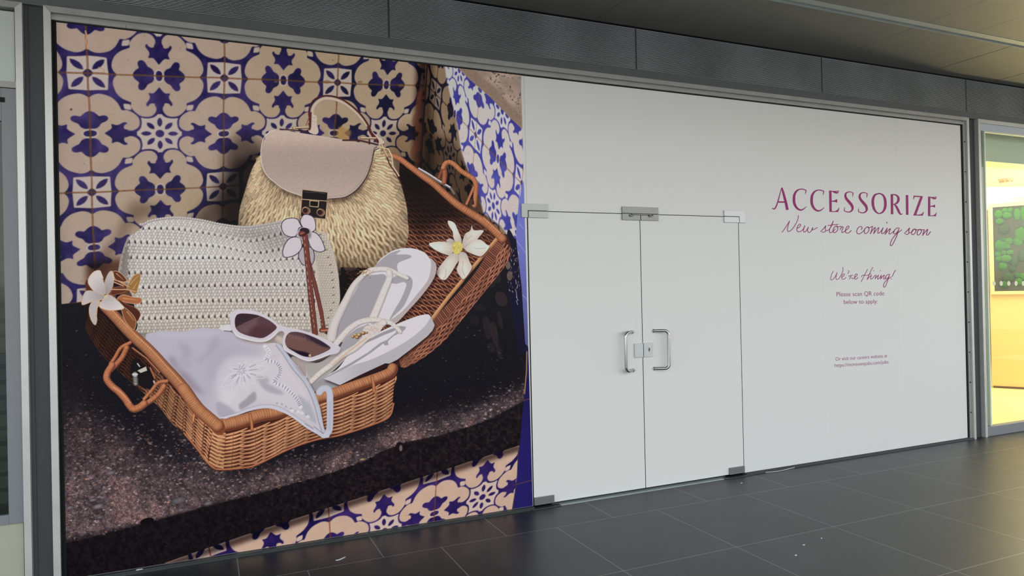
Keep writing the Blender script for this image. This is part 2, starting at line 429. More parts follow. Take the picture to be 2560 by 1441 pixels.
def tile_wall(C, T, H, mask, cream, blue, white, grout, gw, vary=.35, blur=0, seed=1):
    """print the tiled surface seen through homography H (tile units -> tracing units)"""
    ys, xs = np.where(mask > 0)
    a, b, c, d = xs.min(), xs.max()+1, ys.min(), ys.max()+1
    X, Y = C.grid(a, b, c, d); X = X+0*Y; Y = Y+0*X
    Hi = np.linalg.inv(H)
    w = Hi[2, 0]*X+Hi[2, 1]*Y+Hi[2, 2]
    i = (Hi[0, 0]*X+Hi[0, 1]*Y+Hi[0, 2])/w; j = (Hi[1, 0]*X+Hi[1, 1]*Y+Hi[1, 2])/w
    # slight hand-laid wobble
    n1 = vnoise(d-c, b-a, 60*C.S, seed+50)-.5; n2 = vnoise(d-c, b-a, 60*C.S, seed+51)-.5
    iw = i+n1*.012; jw = j+n2*.012
    fi = np.floor(iw); fj = np.floor(jw)
    u = 2*(iw-fi)-1; v = 2*(jw-fj)-1
    t = sample(boxblur(T.img, blur) if blur else T.img, u, v)
    hsh = np.abs(np.sin(fi*12.9898+fj*78.233+seed)*43758.5453) % 1
    h2 = np.abs(np.sin(fi*3.17+fj*7.7+seed)*9131.7) % 1
    nz = vnoise(d-c, b-a, 26*C.S, seed+9, 3)
    gr = vnoise(d-c, b-a, 1.6*C.S, seed+13, 2)
    bl = np.clip(.62+vary*1.1*(hsh-.5)+vary*.6*(h2-.5)+vary*2.2*(nz-.5), 0, 1)[..., None]
    bcol = blue[0]*(1-bl)+blue[1]*bl
    cr = np.asarray(cream)*(1+.05*(nz-.5)[..., None]+.05*(gr-.5)[..., None])
    sp = vnoise(d-c, b-a, 3.2*C.S, seed+21)
    cr = cr*(1-.16*np.clip((sp-.9)*12, 0, 1)[..., None])
    halo = np.clip(sample(boxblur(T.img, 5), u, v)[..., :1]*1.3, 0, 1)
    cr = cr*(1-.10*halo)+np.asarray([.42, .42, .62])*.10*halo*np.asarray(cream).mean()/.6
    col = cr*(1-t[..., 1:2])+np.asarray(white)*t[..., 1:2]
    tb = t[..., :1]
    col = col*(1-tb)+bcol*tb
    g = np.minimum(1-np.abs(u), 1-np.abs(v))
    gm = np.clip((gw-g)/.006+.5, 0, 1)[..., None]*(.75+.25*nz[..., None])
    gcol = np.asarray(grout)*(.8+.5*gr[..., None])*(1-.35*tb)
    col = col*(1-gm)+gcol*gm
    C.put(a, b, c, d, mask[c:d, a:b], col)

def ruled(top, bot, n=60):
    """forward map (s,t) -> point between two traced curves"""
    def res(p):
        p = spl(p, False, 8); L = np.r_[0, np.cumsum(np.hypot(*(p[1:]-p[:-1]).T))]; L /= L[-1]
        return lambda s: np.array([np.interp(s, L, p[:, 0]), np.interp(s, L, p[:, 1])])
    a, b = res(top), res(bot)
    return lambda s, t: a(s)*(1-t)+b(s)*t

def weave(C, F, ns, nt, w, hi, lo, shade=None, sag=.42, span=1.24, slope=.75):
    """rows of willow rods: each sags over one bay and tucks behind the next stake"""
    dt = 1./nt
    for k in range(-1, ns+1):
        for r in range(nt):
            t = (r+.5)*dt
            j0 = .05*(rnd.rand()-.5)
            s0 = (k+j0)/ns; s1 = s0+span/ns
            if s1 < 0 or s0 > 1: continue
            P = []
            for q in range(7):
                f = q/6; ss = s0+(s1-s0)*f
                P.append(F(np.clip(ss, 0, 1), t+sag*dt*np.sin(np.pi*f)+(.5-f)*dt*slope))
            sh = 1. if shade is None else shade(.5*(s0+s1), t)
            j = .90+.20*rnd.rand(); ww = w*(.92+.16*rnd.rand())
            a, b = np.asarray(hi)*sh*j, np.asarray(lo)*sh*j
            C.line(P[3:], ww, a, edge=b, off=(0, -ww*.13), pw=2.2, w2=ww*.45)
            C.line(P[:4], ww*.5, a, edge=b, off=(0, -ww*.13), pw=2.2, w2=ww)
def draw_picture():
    C = Canvas(PX0, PY0, PW, PH, PS)
    T = make_tile()
    fld = lambda seed, cell, o=2: vnoise(PH, PW, cell*PS, seed, o)
    Xg, Yg = C.grid(0, PW, 0, PH)
    full = np.ones((PH, PW))
    # -- back wall of glazed tiles
    C.img[:] = c8(24, 21, 28)
    Hb = homog([((0, 0), (217.5, 183)), ((1, 0), (561, 196)), ((2, 0), (842, 207)), ((0, 1), (230, 481)), ((1, 1), (557.5, 467.5)), ((.5, .5), (401.5, 335.5)),
                ((0, 1.5), (235.5, 618.8)), ((2.5, .5), (959, 332.6)), ((2.5, 0), (967.5, 213)), ((1.5, 0), (706, 201)), ((1, .5), (559.6, 333.6)),
                ((0, .5), (226.6, 336.5)), ((2, .5), (836, 332))])
    m = C.mask([(100, 20), (1073, 20), (1066, 180), (1057, 330), (1052, 430), (1052, 800), (620, 800), (215, 756), (100, 765)])
    wm = np.clip((Xg-460)/330, 0, 1)+0*Yg
    warm = wm[..., None]
    a0 = np.array(c8(164, 145, 130)); a1 = np.array(c8(160, 140, 114))
    # left part is rosy, right part yellower: two prints blended across
    tile_wall(C, T, Hb, m, a0, (c8(64, 50, 108), c8(30, 24, 72)), c8(172, 161, 154), c8(122, 84, 60), .0155, vary=.6, seed=1)
    keep = C.img.copy()
    tile_wall(C, T, Hb, m, a1, (c8(44, 34, 88), c8(20, 20, 46)), c8(168, 156, 144), c8(112, 78, 52), .0155, vary=.6, seed=1)
    k = np.clip(wm*1.1+np.clip((Yg-330)/260, 0, .7)*np.clip((Xg-180)/260, 0, 1)+(fld(3, 160)-.5)*1.1, 0, 1)[..., None].astype(np.float32)
    C.img = keep*(1-k)+C.img*k
    # soft shade of the bags and the corner on the tiles
    sh = lambda pts, blur, kk: C.mul(C.mask(pts, blur), kk)
    sh([(560, 380), (600, 330), (660, 360), (700, 500), (600, 620), (480, 600), (470, 560), (520, 500), (555, 430)], 16, (.50, .47, .48))
    sh([(590, 400), (660, 380), (660, 560), (560, 600), (548, 500)], 12, (.40, .36, .38))
    sh([(250, 700), (330, 560), (420, 520), (330, 500), (285, 600), (220, 660)], 12, (.72, .68, .66))
    sh([(215, 660), (345, 640), (345, 790), (215, 790)], 8, (.55, .4, .35))
    sh([(1044, 60), (1090, 60), (1070, 430), (1030, 440)], 7, (.42, .33, .30))
    sh([(960, 330), (1060, 300), (1060, 460), (960, 400)], 14, (.80, .74, .66))
    for _ in range(26):
        t = rnd.rand(); C.blob(1050-8*t+rnd.randn()*4, 230+t*190, 4+4*rnd.rand(), 2, -2, 10+8*rnd.rand(), c8(92, 48, 36), a=.45, p=2)
    for x, y, r in ((817, 205, 9), (1003, 214, 8), (900, 205, 6), (832, 151, 3), (690, 205, 5)): C.blob(x, y, r, 0, 0, r*.5, c8(120, 82, 48), a=.6, p=2)
    C.poly([(848, 317), (866, 322), (878, 330), (866, 352), (848, 350), (840, 340)], c8(160, 118, 60), a=.7, blur=2)
    C.line([(214, 78), (217, 92), (215, 104), (219, 122)], 4, c8(176, 132, 96)); C.blob(178, 274, 3, 0, 0, 3, c8(112, 62, 46), p=2)
    C.line([(246, 168), (262, 175), (255, 180), (268, 183)], 2, c8(172, 138, 92), a=.8)
    # -- right wall: in shade near the corner, in sun beyond
    Hr = homog([((0, 0), (1087.7, 236.6)), ((1, 0), (1191, 343.2)), ((2, 0), (1302, 455.3)), ((.5, .5), (1125.4, 388.7)), ((.5, -.5), (1146.5, 173.3)),
                ((1.5, -.5), (1256.5, 280)), ((1.5, .5), (1233.2, 521)), ((.5, 0), (1137.7, 286.6)), ((1.5, 0), (1245.4, 395.4))])
    rw = C.mask([(1069, 20), (1144, 20), (1144, 170), (1226.5, 244.4), (1271, 291), (1304, 320), (1330, 345), (1340, 700), (1300, 760), (1150, 640), (1052, 430), (1057, 330)])
    lit = C.mask([(1105, 20), (1111, 167), (1114, 190), (1122, 229), (1135, 282), (1144, 322), (1151, 373), (1160, 402), (1171, 429), (1185, 455), (1200, 500),
                  (1208, 533), (1249, 564), (1271, 593), (1300, 640), (1345, 660), (1345, 20)], 1.2)
    tile_wall(C, T, Hr, rw*(1-lit), c8(134, 112, 86), (c8(34, 30, 48), c8(18, 19, 30)), c8(126, 114, 102), c8(74, 46, 34), .016, blur=1, seed=3)
    sh([(1060, 20), (1080, 20), (1084, 440), (1050, 440)], 9, (.45, .38, .34))
    sh([(1060, 330), (1130, 350), (1210, 470), (1230, 600), (1120, 560), (1050, 440)], 14, (.55, .48, .44))
    tile_wall(C, T, Hr, rw*lit, c8(196, 184, 180), (c8(84, 84, 178), c8(46, 46, 134)), c8(200, 192, 194), c8(150, 112, 96), .014, blur=1, seed=5)
    C.line([(1070, 100), (1067, 170), (1058, 320), (1052, 420)], 3.2, c8(26, 18, 22), w2=5)
    # -- rough plaster above the right wall
    st = C.mask([(1144, 20), (1144, 170), (1175, 200), (1226.5, 244.4), (1271, 291), (1304, 322), (1350, 360), (1350, 20)])
    n = fld(31, 5, 3); n2 = fld(32, 22, 2); n3 = fld(33, 2.2, 2)
    base = c8(158, 138, 124)*(.82+.3*n2[..., None])
    dk = np.clip((n-.56)*9, 0, 1)*np.clip((n3-.36)*5, 0, 1)*np.clip((n2-.3)*3, 0, 1)
    base = base*(1-.62*dk[..., None])
    edge = C.mask([(1144, 168), (1175, 200), (1226, 244), (1271, 291), (1306, 324), (1306, 292), (1280, 268), (1235, 218), (1180, 170)], 2.5)
    base = base*(1-edge[..., None])+c8(134, 114, 98)*(.9+.2*n3[..., None])*edge[..., None]
    C.put(0, PW, 0, PH, st, base)
    # -- blue glazed strip along the right edge
    C.poly([(1306, 460), (1298, 504), (1290, 598), (1296, 650), (1304, 720), (1308, 790), (1313, 860), (1350, 900), (1350, 440)], c8(98, 104, 182), sm=False,
           fn=lambda X, Y: c8(104, 110, 190)*(1-.25*np.clip((Y-600)/300, 0, 1))[..., None]+0*X[..., None])
    C.line([(1306, 462), (1300, 470), (1290, 594)], 1.6, c8(120, 126, 200))
    for q in ([(1292, 603), (1320, 640)], [(1303, 735), (1325, 756)], [(1298, 560), (1308, 572)]): C.line(q, 1.2, c8(168, 172, 216), a=.8)
    # -- ledge of dark volcanic concrete
    ledge = C.mask([(100, 765), (156, 761), (215, 755), (300, 760), (1000, 740), (1150, 640), (1262, 585), (1290, 598), (1296, 650), (1304, 720), (1309, 800), (1313, 870), (1310, 986),
                    (1298, 1118), (1280, 1120), (1041, 1198), (890, 1248), (640, 1329), (498, 1378), (370, 1423), (250, 1500), (100, 1500)])
    front = C.mask([(100, 1376), (167, 1360), (240, 1341), (351, 1313), (400, 1300), (526, 1265), (640, 1237), (720, 1214), (800, 1193), (860, 1172), (915, 1152), (960, 1128), (1016, 1106),
                    (1100, 1090), (1163, 1071), (1230, 1048), (1310, 1003), (1310, 1200), (250, 1500), (100, 1500)], 1.5)
    gr = fld(41, 2.0, 2); g2 = fld(42, 7, 3); g3 = fld(43, 60, 3)
    base = c8(30, 25, 29)*(.6+.8*g2[..., None])
    # the sun-washed crest
    crest = [(100, 1340), (180, 1320), (351, 1283), (526, 1240), (640, 1212), (800, 1172), (915, 1135), (1016, 1092), (1163, 1052), (1305, 985)]
    cx = np.array([p[0] for p in crest]); cy = np.array([p[1] for p in crest])
    dl = Yg-np.interp(Xg, cx, cy)
    wide = np.interp(Xg, [120, 500, 640, 900, 1300], [150, 120, 46, 30, 26])
    band = np.exp(-np.clip(-dl, 0, 999)**2/(2*wide**2))*np.exp(-np.clip(dl-16, 0, 999)**2/(2*7.**2))
    left = np.clip((640-Xg)/420, 0, 1)*np.clip((Yg-960)/220, 0, 1)
    lum = np.clip(band*.8*(.6+.8*g3)+left*.35*(.5+g3), 0, 1)*(1-front)
    base = base+lum[..., None]*(c8(84, 69, 67)*(.25+.95*g2[..., None]*gr[..., None]*1.6))
    rust = np.clip((g3-.52)*5, 0, 1)*band*(1-front)
    base = base+(rust*.5*gr)[..., None]*c8(104, 60, 46)
    fcol = (c8(25, 21, 24)*(.62+.76*g2[..., None])+c8(46, 28, 28)*np.clip((g2*gr-.18), 0, 1)[..., None]*np.clip((Xg-500)/400, .2, 1)[..., None]*1.2)
    base = base*(1-front[..., None])+fcol*front[..., None]
    # black shade under and behind the baskets
    dark = np.clip(C.mask([(100, 740), (240, 740), (420, 1060), (560, 1190), (420, 1150), (260, 1060), (150, 930), (100, 900)], 30)+
                   C.mask([(980, 900), (1200, 720), (1330, 620), (1330, 980), (1180, 1010), (1000, 1040), (800, 1140), (560, 1200), (560, 1100)], 26), 0, 1)
    base = base*(1-dark[..., None])+c8(22, 21, 28)*(.85+.3*gr[..., None])*dark[..., None]
    C.put(0, PW, 0, PH, ledge, base)
    C.clip = ledge
    # grit: thousands of little stones, denser and paler towards the crest
    for _ in range(34000):
        x = 150+1165*rnd.rand(); y = 770+690*rnd.rand()
        ix = min(PW-1, int((x-PX0)*PS)); iy = min(PH-1, int((y-PY0)*PS))
        L = lum[iy, ix]; fr = front[iy, ix]; dkk = dark[iy, ix]
        pr = .05+1.5*L+.10*(1-dkk)
        if fr > .5: pr = .10
        if rnd.rand() > pr: continue
        r = .45+rnd.rand()**4*1.7*(1+.7*(L > .2)); a = rnd.rand()*.8-.5
        v = .34+.45*rnd.rand()*(.35+L)+.1*(rnd.rand() > .95)
        col = np.array([v, v*.86, v*.86]) if rnd.rand() > .1 else np.array([v*1.1, v*.72, v*.58])
        if fr > .5: r *= .5
        C.blob(x, y, r*1.5*np.cos(a), r*1.5*np.sin(a), -r*.8*np.sin(a), r*.8*np.cos(a), col, edge=col*.55, a=.35+.4*rnd.rand(), p=2)
    for x, y, r in ((276, 1183, 13), (447, 1252, 20), (232, 1251, 9), (248, 1243, 7), (245, 1267, 14), (250, 1294, 8), (520, 1259, 12), (452, 1276, 8), (174, 1270, 9), (281, 1258, 5), (197, 1258, 4),
                    (905, 1149, 6), (862, 1158, 5), (1002, 1121, 5), (358, 1309, 4)):
        v = .42+.1*rnd.rand(); col = np.array([v, v*.92, v*.95]) if r > 6 else np.array([.72, .6, .46])
        C.blob(x, y, r, -r*.25, r*.1, r*.42, col, edge=col*.6, p=2)
    C.blob(368, 1304, 17, -4, 2, 8, c8(20, 16, 20), p=2); C.blob(1000, 1120, 10, -3, 3, 14, c8(26, 20, 24), p=2); C.blob(1002, 1121, 4, 0, 0, 8, c8(110, 96, 84), p=2)
    # dim reflections in the shade at the right
    for x, y, rx, ry, a in ((1253, 748, 14, 18, .5), (1222, 700, 14, 20, .3), (1240, 690, 10, 18, .3), (1218, 820, 9, 28, .35), (1236, 835, 8, 30, .4), (1250, 800, 5, 22, .35), (1200, 770, 14, 8, .2), (1186, 800, 10, 14, .2), (1228, 870, 8, 12, .3), (1247, 880, 5, 18, .3)):
        C.blob(x, y, rx, -2, 5, ry, c8(84, 64, 60), a=a*.75, p=2.6)
    C.clip = None
    # patterned wet-looking glints between basket corner and blue strip
    C.poly([(1268, 580), (1285, 596), (1293, 640), (1303, 720), (1308, 800), (1311, 870), (1296, 880), (1280, 780), (1268, 700)], c8(22, 20, 44), sm=True)
    for _ in range(60):
        x = 1268+rnd.rand()*30; y = 620+rnd.rand()*110
        C.line([(x, y), (x+rnd.randn()*1., y+1+4*rnd.rand())], .7+1.1*rnd.rand(), c8(190, 178, 160) if rnd.rand() > .4 else c8(120, 90, 60), a=.8)
    for y in (700, 712, 724, 735, 742, 752): C.line([(1287+rnd.rand()*8, y), (1289+rnd.rand()*8, y+10)], 1.4, c8(170, 184, 220), a=.8)
    C.blob(1274, 690, 7, 0, 0, 12, c8(110, 92, 78), a=.8, p=2); C.blob(1270, 664, 6, 0, 0, 10, c8(120, 104, 90), a=.8, p=2)
    # -- tiled front of the ledge
    Hf = homog([((1.5, 0), (962, 1326.7)), ((2.5, 0), (1209.9, 1242.8)), ((2, 0), (1082.1, 1286.7)), ((2.5, -.4), (1218.7, 1152.6)), ((1.5, -.4), (963.1, 1235.3)),
                ((.5, -.4), (675, 1333)), ((1, -.2875), (826.6, 1310.5)), ((2, -.2875), (1087, 1217.8))])
    S = homog([((i, j+.5), p) for (i, j), p in [((1.5, 0), (962, 1326.7)), ((2.5, 0), (1209.9, 1242.8)), ((2, 0), (1082.1, 1286.7)), ((2.5, -.4), (1218.7, 1152.6)), ((1.5, -.4), (963.1, 1235.3)),
                ((.5, -.4), (675, 1333)), ((1, -.2875), (826.6, 1310.5)), ((2, -.2875), (1087, 1217.8))]])
    fm = C.mask([(340, 1435), (370, 1423), (498, 1378), (640, 1329), (890, 1248), (1041, 1198), (1280, 1120), (1298, 1114), (1292, 1200), (1277, 1290), (1277, 1500), (340, 1500)])
    tile_wall(C, T, S, fm, c8(202, 168, 144), (c8(66, 42, 112), c8(32, 24, 78)), c8(204, 180, 164), c8(150, 84, 60), .013, vary=.6, seed=8)
    C.mul(C.mask([(340, 1432), (640, 1326), (890, 1245), (1041, 1195), (1300, 1111), (1300, 1128), (1041, 1214), (890, 1264), (640, 1347), (340, 1450)], 5)*fm, (.38, .34, .36))
    # the navy return at the right
    C.poly([(1312, 868), (1316, 900), (1309, 1000), (1299, 1115), (1290, 1210), (1277, 1300), (1360, 1300), (1360, 868)], c8(30, 24, 78), sm=False,
           fn=lambda X, Y: c8(34, 28, 92)*(.75+.35*np.clip((Y-880)/240, 0, 1))[..., None]+0*X[..., None])
    C.line([(1287, 1213), (1334, 1200)], 2.2, c8(92, 60, 60)); C.line([(1309, 1002), (1330, 996)], 2.5, c8(88, 58, 56))
    C.line([(1317, 880), (1316, 930), (1311, 985)], 3, c8(150, 112, 84)); C.line([(1296, 1120), (1293, 1190), (1281, 1280)], 2, c8(70, 54, 74))

    # ================= lid of the basket =================
    inner = [(1000, 393), (1021, 420), (1082, 468), (1140, 517), (1209, 568), (1240, 597), (1175, 677), (1080, 798), (1010, 850), (900, 900), (820, 700), (985, 640)]
    im = C.mask(inner)
    C.put(0, PW, 0, PH, im, c8(58, 30, 28)*(.9+.2*gr[..., None]))
    C.clip = im
    d1 = np.array([.855, .52]); d2 = np.array([-.36, .93])
    for r in range(-6, 62):
        for k in range(-4, 22):
            p = np.array([960., 330.])+d2*(r*7.3)+d1*(k*26+(r % 2)*13)
            if not (860 < p[0] < 1265 and 370 < p[1] < 900): continue
            # brighter away from the shaded far corner
            dd = (p[0]-1000)*(-.25)+(p[1]-430)*.9
            b = np.clip(.18+dd/150, .2, 1.)*np.clip(1.25-(p[1]-430)*0, 0, 1)
            q = p+d1*23
            j = .85+.3*rnd.rand()
            C.line([p-d2*.2, (p+q)/2-d2*2.0, q+d2*1.4], 4.4, c8(172, 108, 74)*b*j, edge=c8(92, 46, 34)*b*j, off=(0, -.6), w2=3.)
            if b > .35: C.blob(p[0]+11, p[1]+3.5, 2.6, 1, -.8, 1.8, c8(176, 112, 76)*b*(.8+.4*rnd.rand()), edge=c8(110, 60, 44)*b, p=2)
    C.clip = None
    sh([(985, 385), (1100, 480), (1180, 545), (1100, 560), (1050, 600), (1010, 560), (990, 450)], 18, (.42, .38, .42))
    sh([(835, 668), (1010, 650), (960, 680), (900, 700), (870, 760), (835, 830)], 6, (.35, .3, .32))
    # outer woven side
    outl = [(1237, 597), (1248, 600), (1258, 592), (1268, 590), (1276, 612), (1272, 650), (1250, 682), (1210, 732), (1150, 806), (1112, 852), (1062, 893), (1025, 915), (1005, 919), (990, 905), (1020, 880), (1082, 801), (1185, 686)]
    om = C.mask(spl(outl)); C.put(0, PW, 0, PH, om, c8(66, 32, 28)+0*gr[..., None]); C.clip = om
    Fo = ruled([(1242, 596), (1178, 681), (1123, 746), (1075, 797), (1034, 846), (996, 892)], [(1282, 622), (1262, 672), (1212, 734), (1152, 808), (1112, 854), (1062, 895), (1006, 922)])
    for k in range(78):                     # short ribs below the bead
        s = (k+.5)/78
        C.line([Fo(s, .0), Fo(min(1, s+.006), .5)], 4.1, c8(158, 96, 72)*(.8+.3*rnd.rand()), edge=c8(74, 36, 32), pw=2)
    for r in range(6):
        t = .52+r*.09
        for k in range(17):
            s0 = (k+(r % 2)*.5)/17; s1 = min(1, s0+1.25/17)
            if s0 > 1: continue
            C.line([Fo(s0, t-.03), Fo((s0+s1)/2, t-.06), Fo(s1, t+.06)], 4.6, c8(176, 112, 84)*(.75+.35*rnd.rand()), edge=c8(84, 42, 34), pw=2)
    for _ in range(18):
        s = rnd.rand()*.75; p = Fo(s, .55+.4*rnd.rand()); q = Fo(s+.012, .56+.4*rnd.rand()); q = p+(q-p)/max(1, np.hypot(*(q-p)))*4
        C.line([p, q], 1.4, c8(216, 160, 124), a=.6)
    C.clip = None
    C.line([(1245, 594), (1175, 678), (1120, 745), (1080, 798)], 9, c8(206, 150, 100), edge=c8(160, 104, 66), off=(-1.5, -1.5), w2=9.5)
    # rim bead of the lid
    rim = [(976, 388), (1000, 398), (1020, 413), (1060, 443), (1085, 461), (1142, 511), (1209, 554), (1246, 587), (1256, 597)]
    def wrapped(path, w, hi, lo, step=4., seam=c8(96, 48, 30), w2=None, bend=.07, every=1):
        P = spl(path, False, 10); L = np.r_[0, np.cumsum(np.hypot(*(P[1:]-P[:-1]).T))]
        C.line(P, w, hi, edge=lo, off=(-w*.10, -w*.12), w2=w2, pw=2.4)
        n = int(L[-1]/step)
        for i in range(1, n):
            l = (i+.3*(rnd.rand()-.5))*step
            x = np.interp(l, L, P[:, 0]); y = np.interp(l, L, P[:, 1])
            x2 = np.interp(l+1, L, P[:, 0]); y2 = np.interp(l+1, L, P[:, 1])
            tx, ty = x2-x, y2-y; nn = np.hypot(tx, ty)+1e-9; tx /= nn; ty /= nn
            ww = (w if w2 is None else w+(w2-w)*l/L[-1])*.46
            b = bend*ww
            C.line([(x-ty*ww-tx*b, y+tx*ww-ty*b), (x+tx*b*.4, y+ty*b*.4), (x+ty*ww-tx*b, y-tx*ww-ty*b)], .9+.5*rnd.rand(), seam, a=.2+.35*rnd.rand())
            if rnd.rand() > .6:
                C.line([(x+tx*step*.5-ty*ww*.1, y+ty*step*.5+tx*ww*.1), (x+tx*step*.5+ty*ww*.5, y+ty*step*.5-tx*ww*.5)], step*.45, np.minimum(hi*1.16, 1), a=.35)
    C.line(rim[:5], 14, c8(120, 68, 46), edge=c8(70, 34, 26))
    wrapped(rim, 13.5, c8(186, 118, 78), c8(116, 64, 42), w2=21, step=5.5)
    C.line([(1209, 545), (1250, 583)], 2.5, c8(226, 166, 116), a=.6)
    # its handle
    C.line([(1135, 484), (1125, 470), (1098, 455), (1070, 437), (1047, 422)], 6, c8(120, 108, 108), edge=c8(80, 72, 76), sm=True)
    C.line([(1125, 468), (1098, 452), (1070, 434), (1047, 421)], 3.4, c8(196, 190, 196), sm=True)
    wrapped([(1110, 456), (1112, 436), (1110, 418)], 12, c8(176, 100, 66), c8(110, 58, 38), step=3.4)
    C.line([(1096, 446), (1104, 425)], 7, c8(140, 78, 52), edge=c8(86, 44, 34))
    wrapped([(1108, 420), (1114, 409), (1124, 406), (1136, 412), (1153, 428), (1172, 440), (1184, 449), (1190, 463), (1189, 487), (1186, 514)], 12.5, c8(192, 122, 82), c8(124, 70, 46), step=5, w2=12)
    C.line([(1184, 468), (1174, 492), (1166, 510)], 7, c8(190, 118, 78), edge=c8(110, 60, 42))
    C.poly([(1182, 488), (1186, 512), (1178, 512)], c8(60, 36, 40), sm=False)

    # ================= straw handbag =================
    body = [(653, 388), (640, 404), (626, 433), (612, 480), (600, 520), (596, 560), (600, 600), (640, 660), (760, 690), (849, 669), (931, 670), (970, 652), (1009, 620), (1021, 588), (1019, 549), (1017, 520), (1004, 467), (989, 431), (977, 392), (945, 368), (800, 345)]
    bm = C.mask(spl(body)); C.put(0, PW, 0, PH, bm, c8(112, 90, 62)*(.8+.4*gr[..., None])); C.clip = bm
    Fs = ruled([(662, 380), (655, 405), (664, 435), (684, 458), (715, 478), (756, 492), (790, 498), (822, 499), (857, 496), (890, 478), (914, 448), (928, 410), (938, 376)],
               [(650, 392), (630, 425), (612, 475), (598, 530), (596, 580), (625, 650), (700, 700), (780, 705), (849, 672), (931, 672), (1012, 625), (1023, 560), (1006, 465), (985, 400), (958, 366)])
    ncol = 82
    for k in range(ncol):
        s = (k+.5)/ncol; a = Fs(s, 0); b = Fs(s, 1); L = np.hypot(*(b-a)); nst = max(2, int(L/15))
        for r in range(-1, nst+1):
            t0 = (r+(k % 2)*.5+.12*(rnd.rand()-.5))/nst; t1 = t0+1.12/nst
            t0 = max(0, t0); t1 = min(1.02, t1)
            if t1-t0 < .3/nst: continue
            ds = .0028*(1 if (k+r) % 2 else -1)
            p, q = Fs(np.clip(s-ds, 0, 1), t0), Fs(np.clip(s+ds, 0, 1), t1)
            wdt = np.hypot(*(Fs(min(1, s+.5/ncol), (t0+t1)/2)-Fs(max(0, s-.5/ncol), (t0+t1)/2)))
            wdt = np.clip(wdt*1.16, 4.2, 8.)
            tt = (t0+t1)/2
            sd = (.72+.35*np.sin(np.pi*np.clip(tt*.85+.12, 0, 1)))*(.86+.24*rnd.rand())
            if s < .3: sd *= .93
            C.line([p, (p+q)/2+np.array([rnd.randn()*.4, rnd.randn()*.4]), q], wdt*.98, np.minimum(c8(205, 180, 143)*sd, 1), edge=c8(144, 117, 86)*sd, off=(-.7, -.7), pw=2.6)
    C.clip = None
    C.mul(C.mask([(600, 560), (700, 700), (850, 660), (950, 672), (1030, 600), (1020, 640), (940, 700), (600, 700)], 12)*bm, (.72, .66, .6))
    C.mul(C.mask([(653, 400), (663, 440), (713, 487), (790, 510), (860, 506), (900, 482), (930, 430), (935, 400), (920, 440), (880, 480), (820, 498), (700, 470), (660, 420)], 4), (.66, .62, .6))
    flap = [(687, 324.6), (780, 337), (869, 351), (944, 367), (936, 376), (932, 392), (928, 409), (918, 438), (905, 459), (891, 475), (875, 487), (857, 494), (820, 497.5), (787, 496), (753, 490), (713, 475), (680, 451), (666, 437), (657, 419), (652, 386), (655, 366), (660, 352), (669, 334)]
    lth = fld(55, 1.6, 2)
    C.poly([(x+1.2, y+1.6) for x, y in flap], c8(58, 44, 44), sm=True)
    C.poly(flap, None, fn=lambda X, Y: (c8(177, 158, 147)*(1.06-.14*np.clip((Y-340)/40, 0, 1)+.08*np.clip((Y-420)/70, 0, 1))[..., None])+0*X[..., None])
    fmk = C.mask(spl(flap)); C.img *= (1+fmk[..., None]*((lth[..., None]-.5)*.14)).astype(np.float32)
    fl = spl(flap)
    C.line(spl([(687, 325), (669, 334), (657, 352), (652, 386), (657, 419), (666, 437), (680, 451), (713, 475), (753, 490)], False), 2., c8(206, 190, 182))
    C.line(spl([(753, 490), (787, 496), (820, 497.5), (857, 494)], False), 1.6, c8(196, 180, 172))
    C.line(spl([(944, 367), (936, 372), (932, 390), (928, 409), (918, 438), (905, 459), (891, 475), (875, 487), (857, 494.5), (820, 498)], False), 1.7, c8(62, 44, 48))
    st_ = spl([(930, 385), (924, 409), (914, 436), (902, 455), (888, 470), (872, 482), (856, 489), (820, 492)], False, 5)
    for i in range(0, len(st_)-1, 2): C.line([st_[i], st_[i+1]], .8, c8(120, 104, 100))
    # lock
    C.poly(TF([(1000, 170), (1330, 205), (1302, 562), (975, 522)]), c8(178, 150, 116), sm=False)
    C.poly(TF([(1006, 180), (1322, 214), (1318, 318), (1000, 294)]), c8(26, 22, 24), sm=False)
    C.poly(TF([(998, 306), (1316, 328), (1294, 550), (984, 514)]), c8(32, 27, 28), sm=False)
    C.poly(TF([(1095, 312), (1218, 322), (1210, 405), (1092, 392)]), c8(190, 164, 128), sm=False)
    C.poly(TF([(1104, 322), (1206, 330), (1200, 394), (1100, 384)]), c8(22, 20, 20), sm=False)
    C.line(TF([(1020, 200), (1090, 212), (1180, 208), (1300, 230)]), .9, c8(130, 120, 112), a=.7)
    for x, y in TF([(1045, 442), (1232, 466)]):
        C.blob(x+2, y+1, 10, 0, 0, 9.5, c8(150, 118, 92), p=2); C.blob(x, y, 9.4, 0, 0, 9.4, c8(198, 160, 124), edge=c8(120, 80, 60), p=2, off=(-.3, -.3)); C.blob(x-1, y, 6.6, 0, 0, 6.4, c8(44, 28, 28), p=2)
    C.line(TF([(1340, 330), (1320, 520)]), 2.5, c8(176, 128, 96))
    # top handle
    C.line(TC([(540, 465), (690, 475), (860, 500)]), 3, c8(60, 34, 34)); C.line(TC([(1250, 590), (1430, 590), (1640, 640)]), 4, c8(60, 34, 34))
    outer = TC([(868, 330), (866, 270), (880, 200), (935, 125), (1055, 88), (1200, 112), (1330, 190), (1450, 300), (1535, 425), (1575, 520)])
    mid = TC([(905, 420), (903, 300), (918, 215), (975, 150), (1060, 118), (1190, 140), (1310, 205), (1425, 310), (1520, 430), (1590, 540)])
    C.line(mid, 11, c8(190, 170, 152), edge=c8(150, 130, 112), sm=True, w2=5.5)
    C.line(outer, 3.2, c8(74, 32, 34), sm=True, w2=4.6)
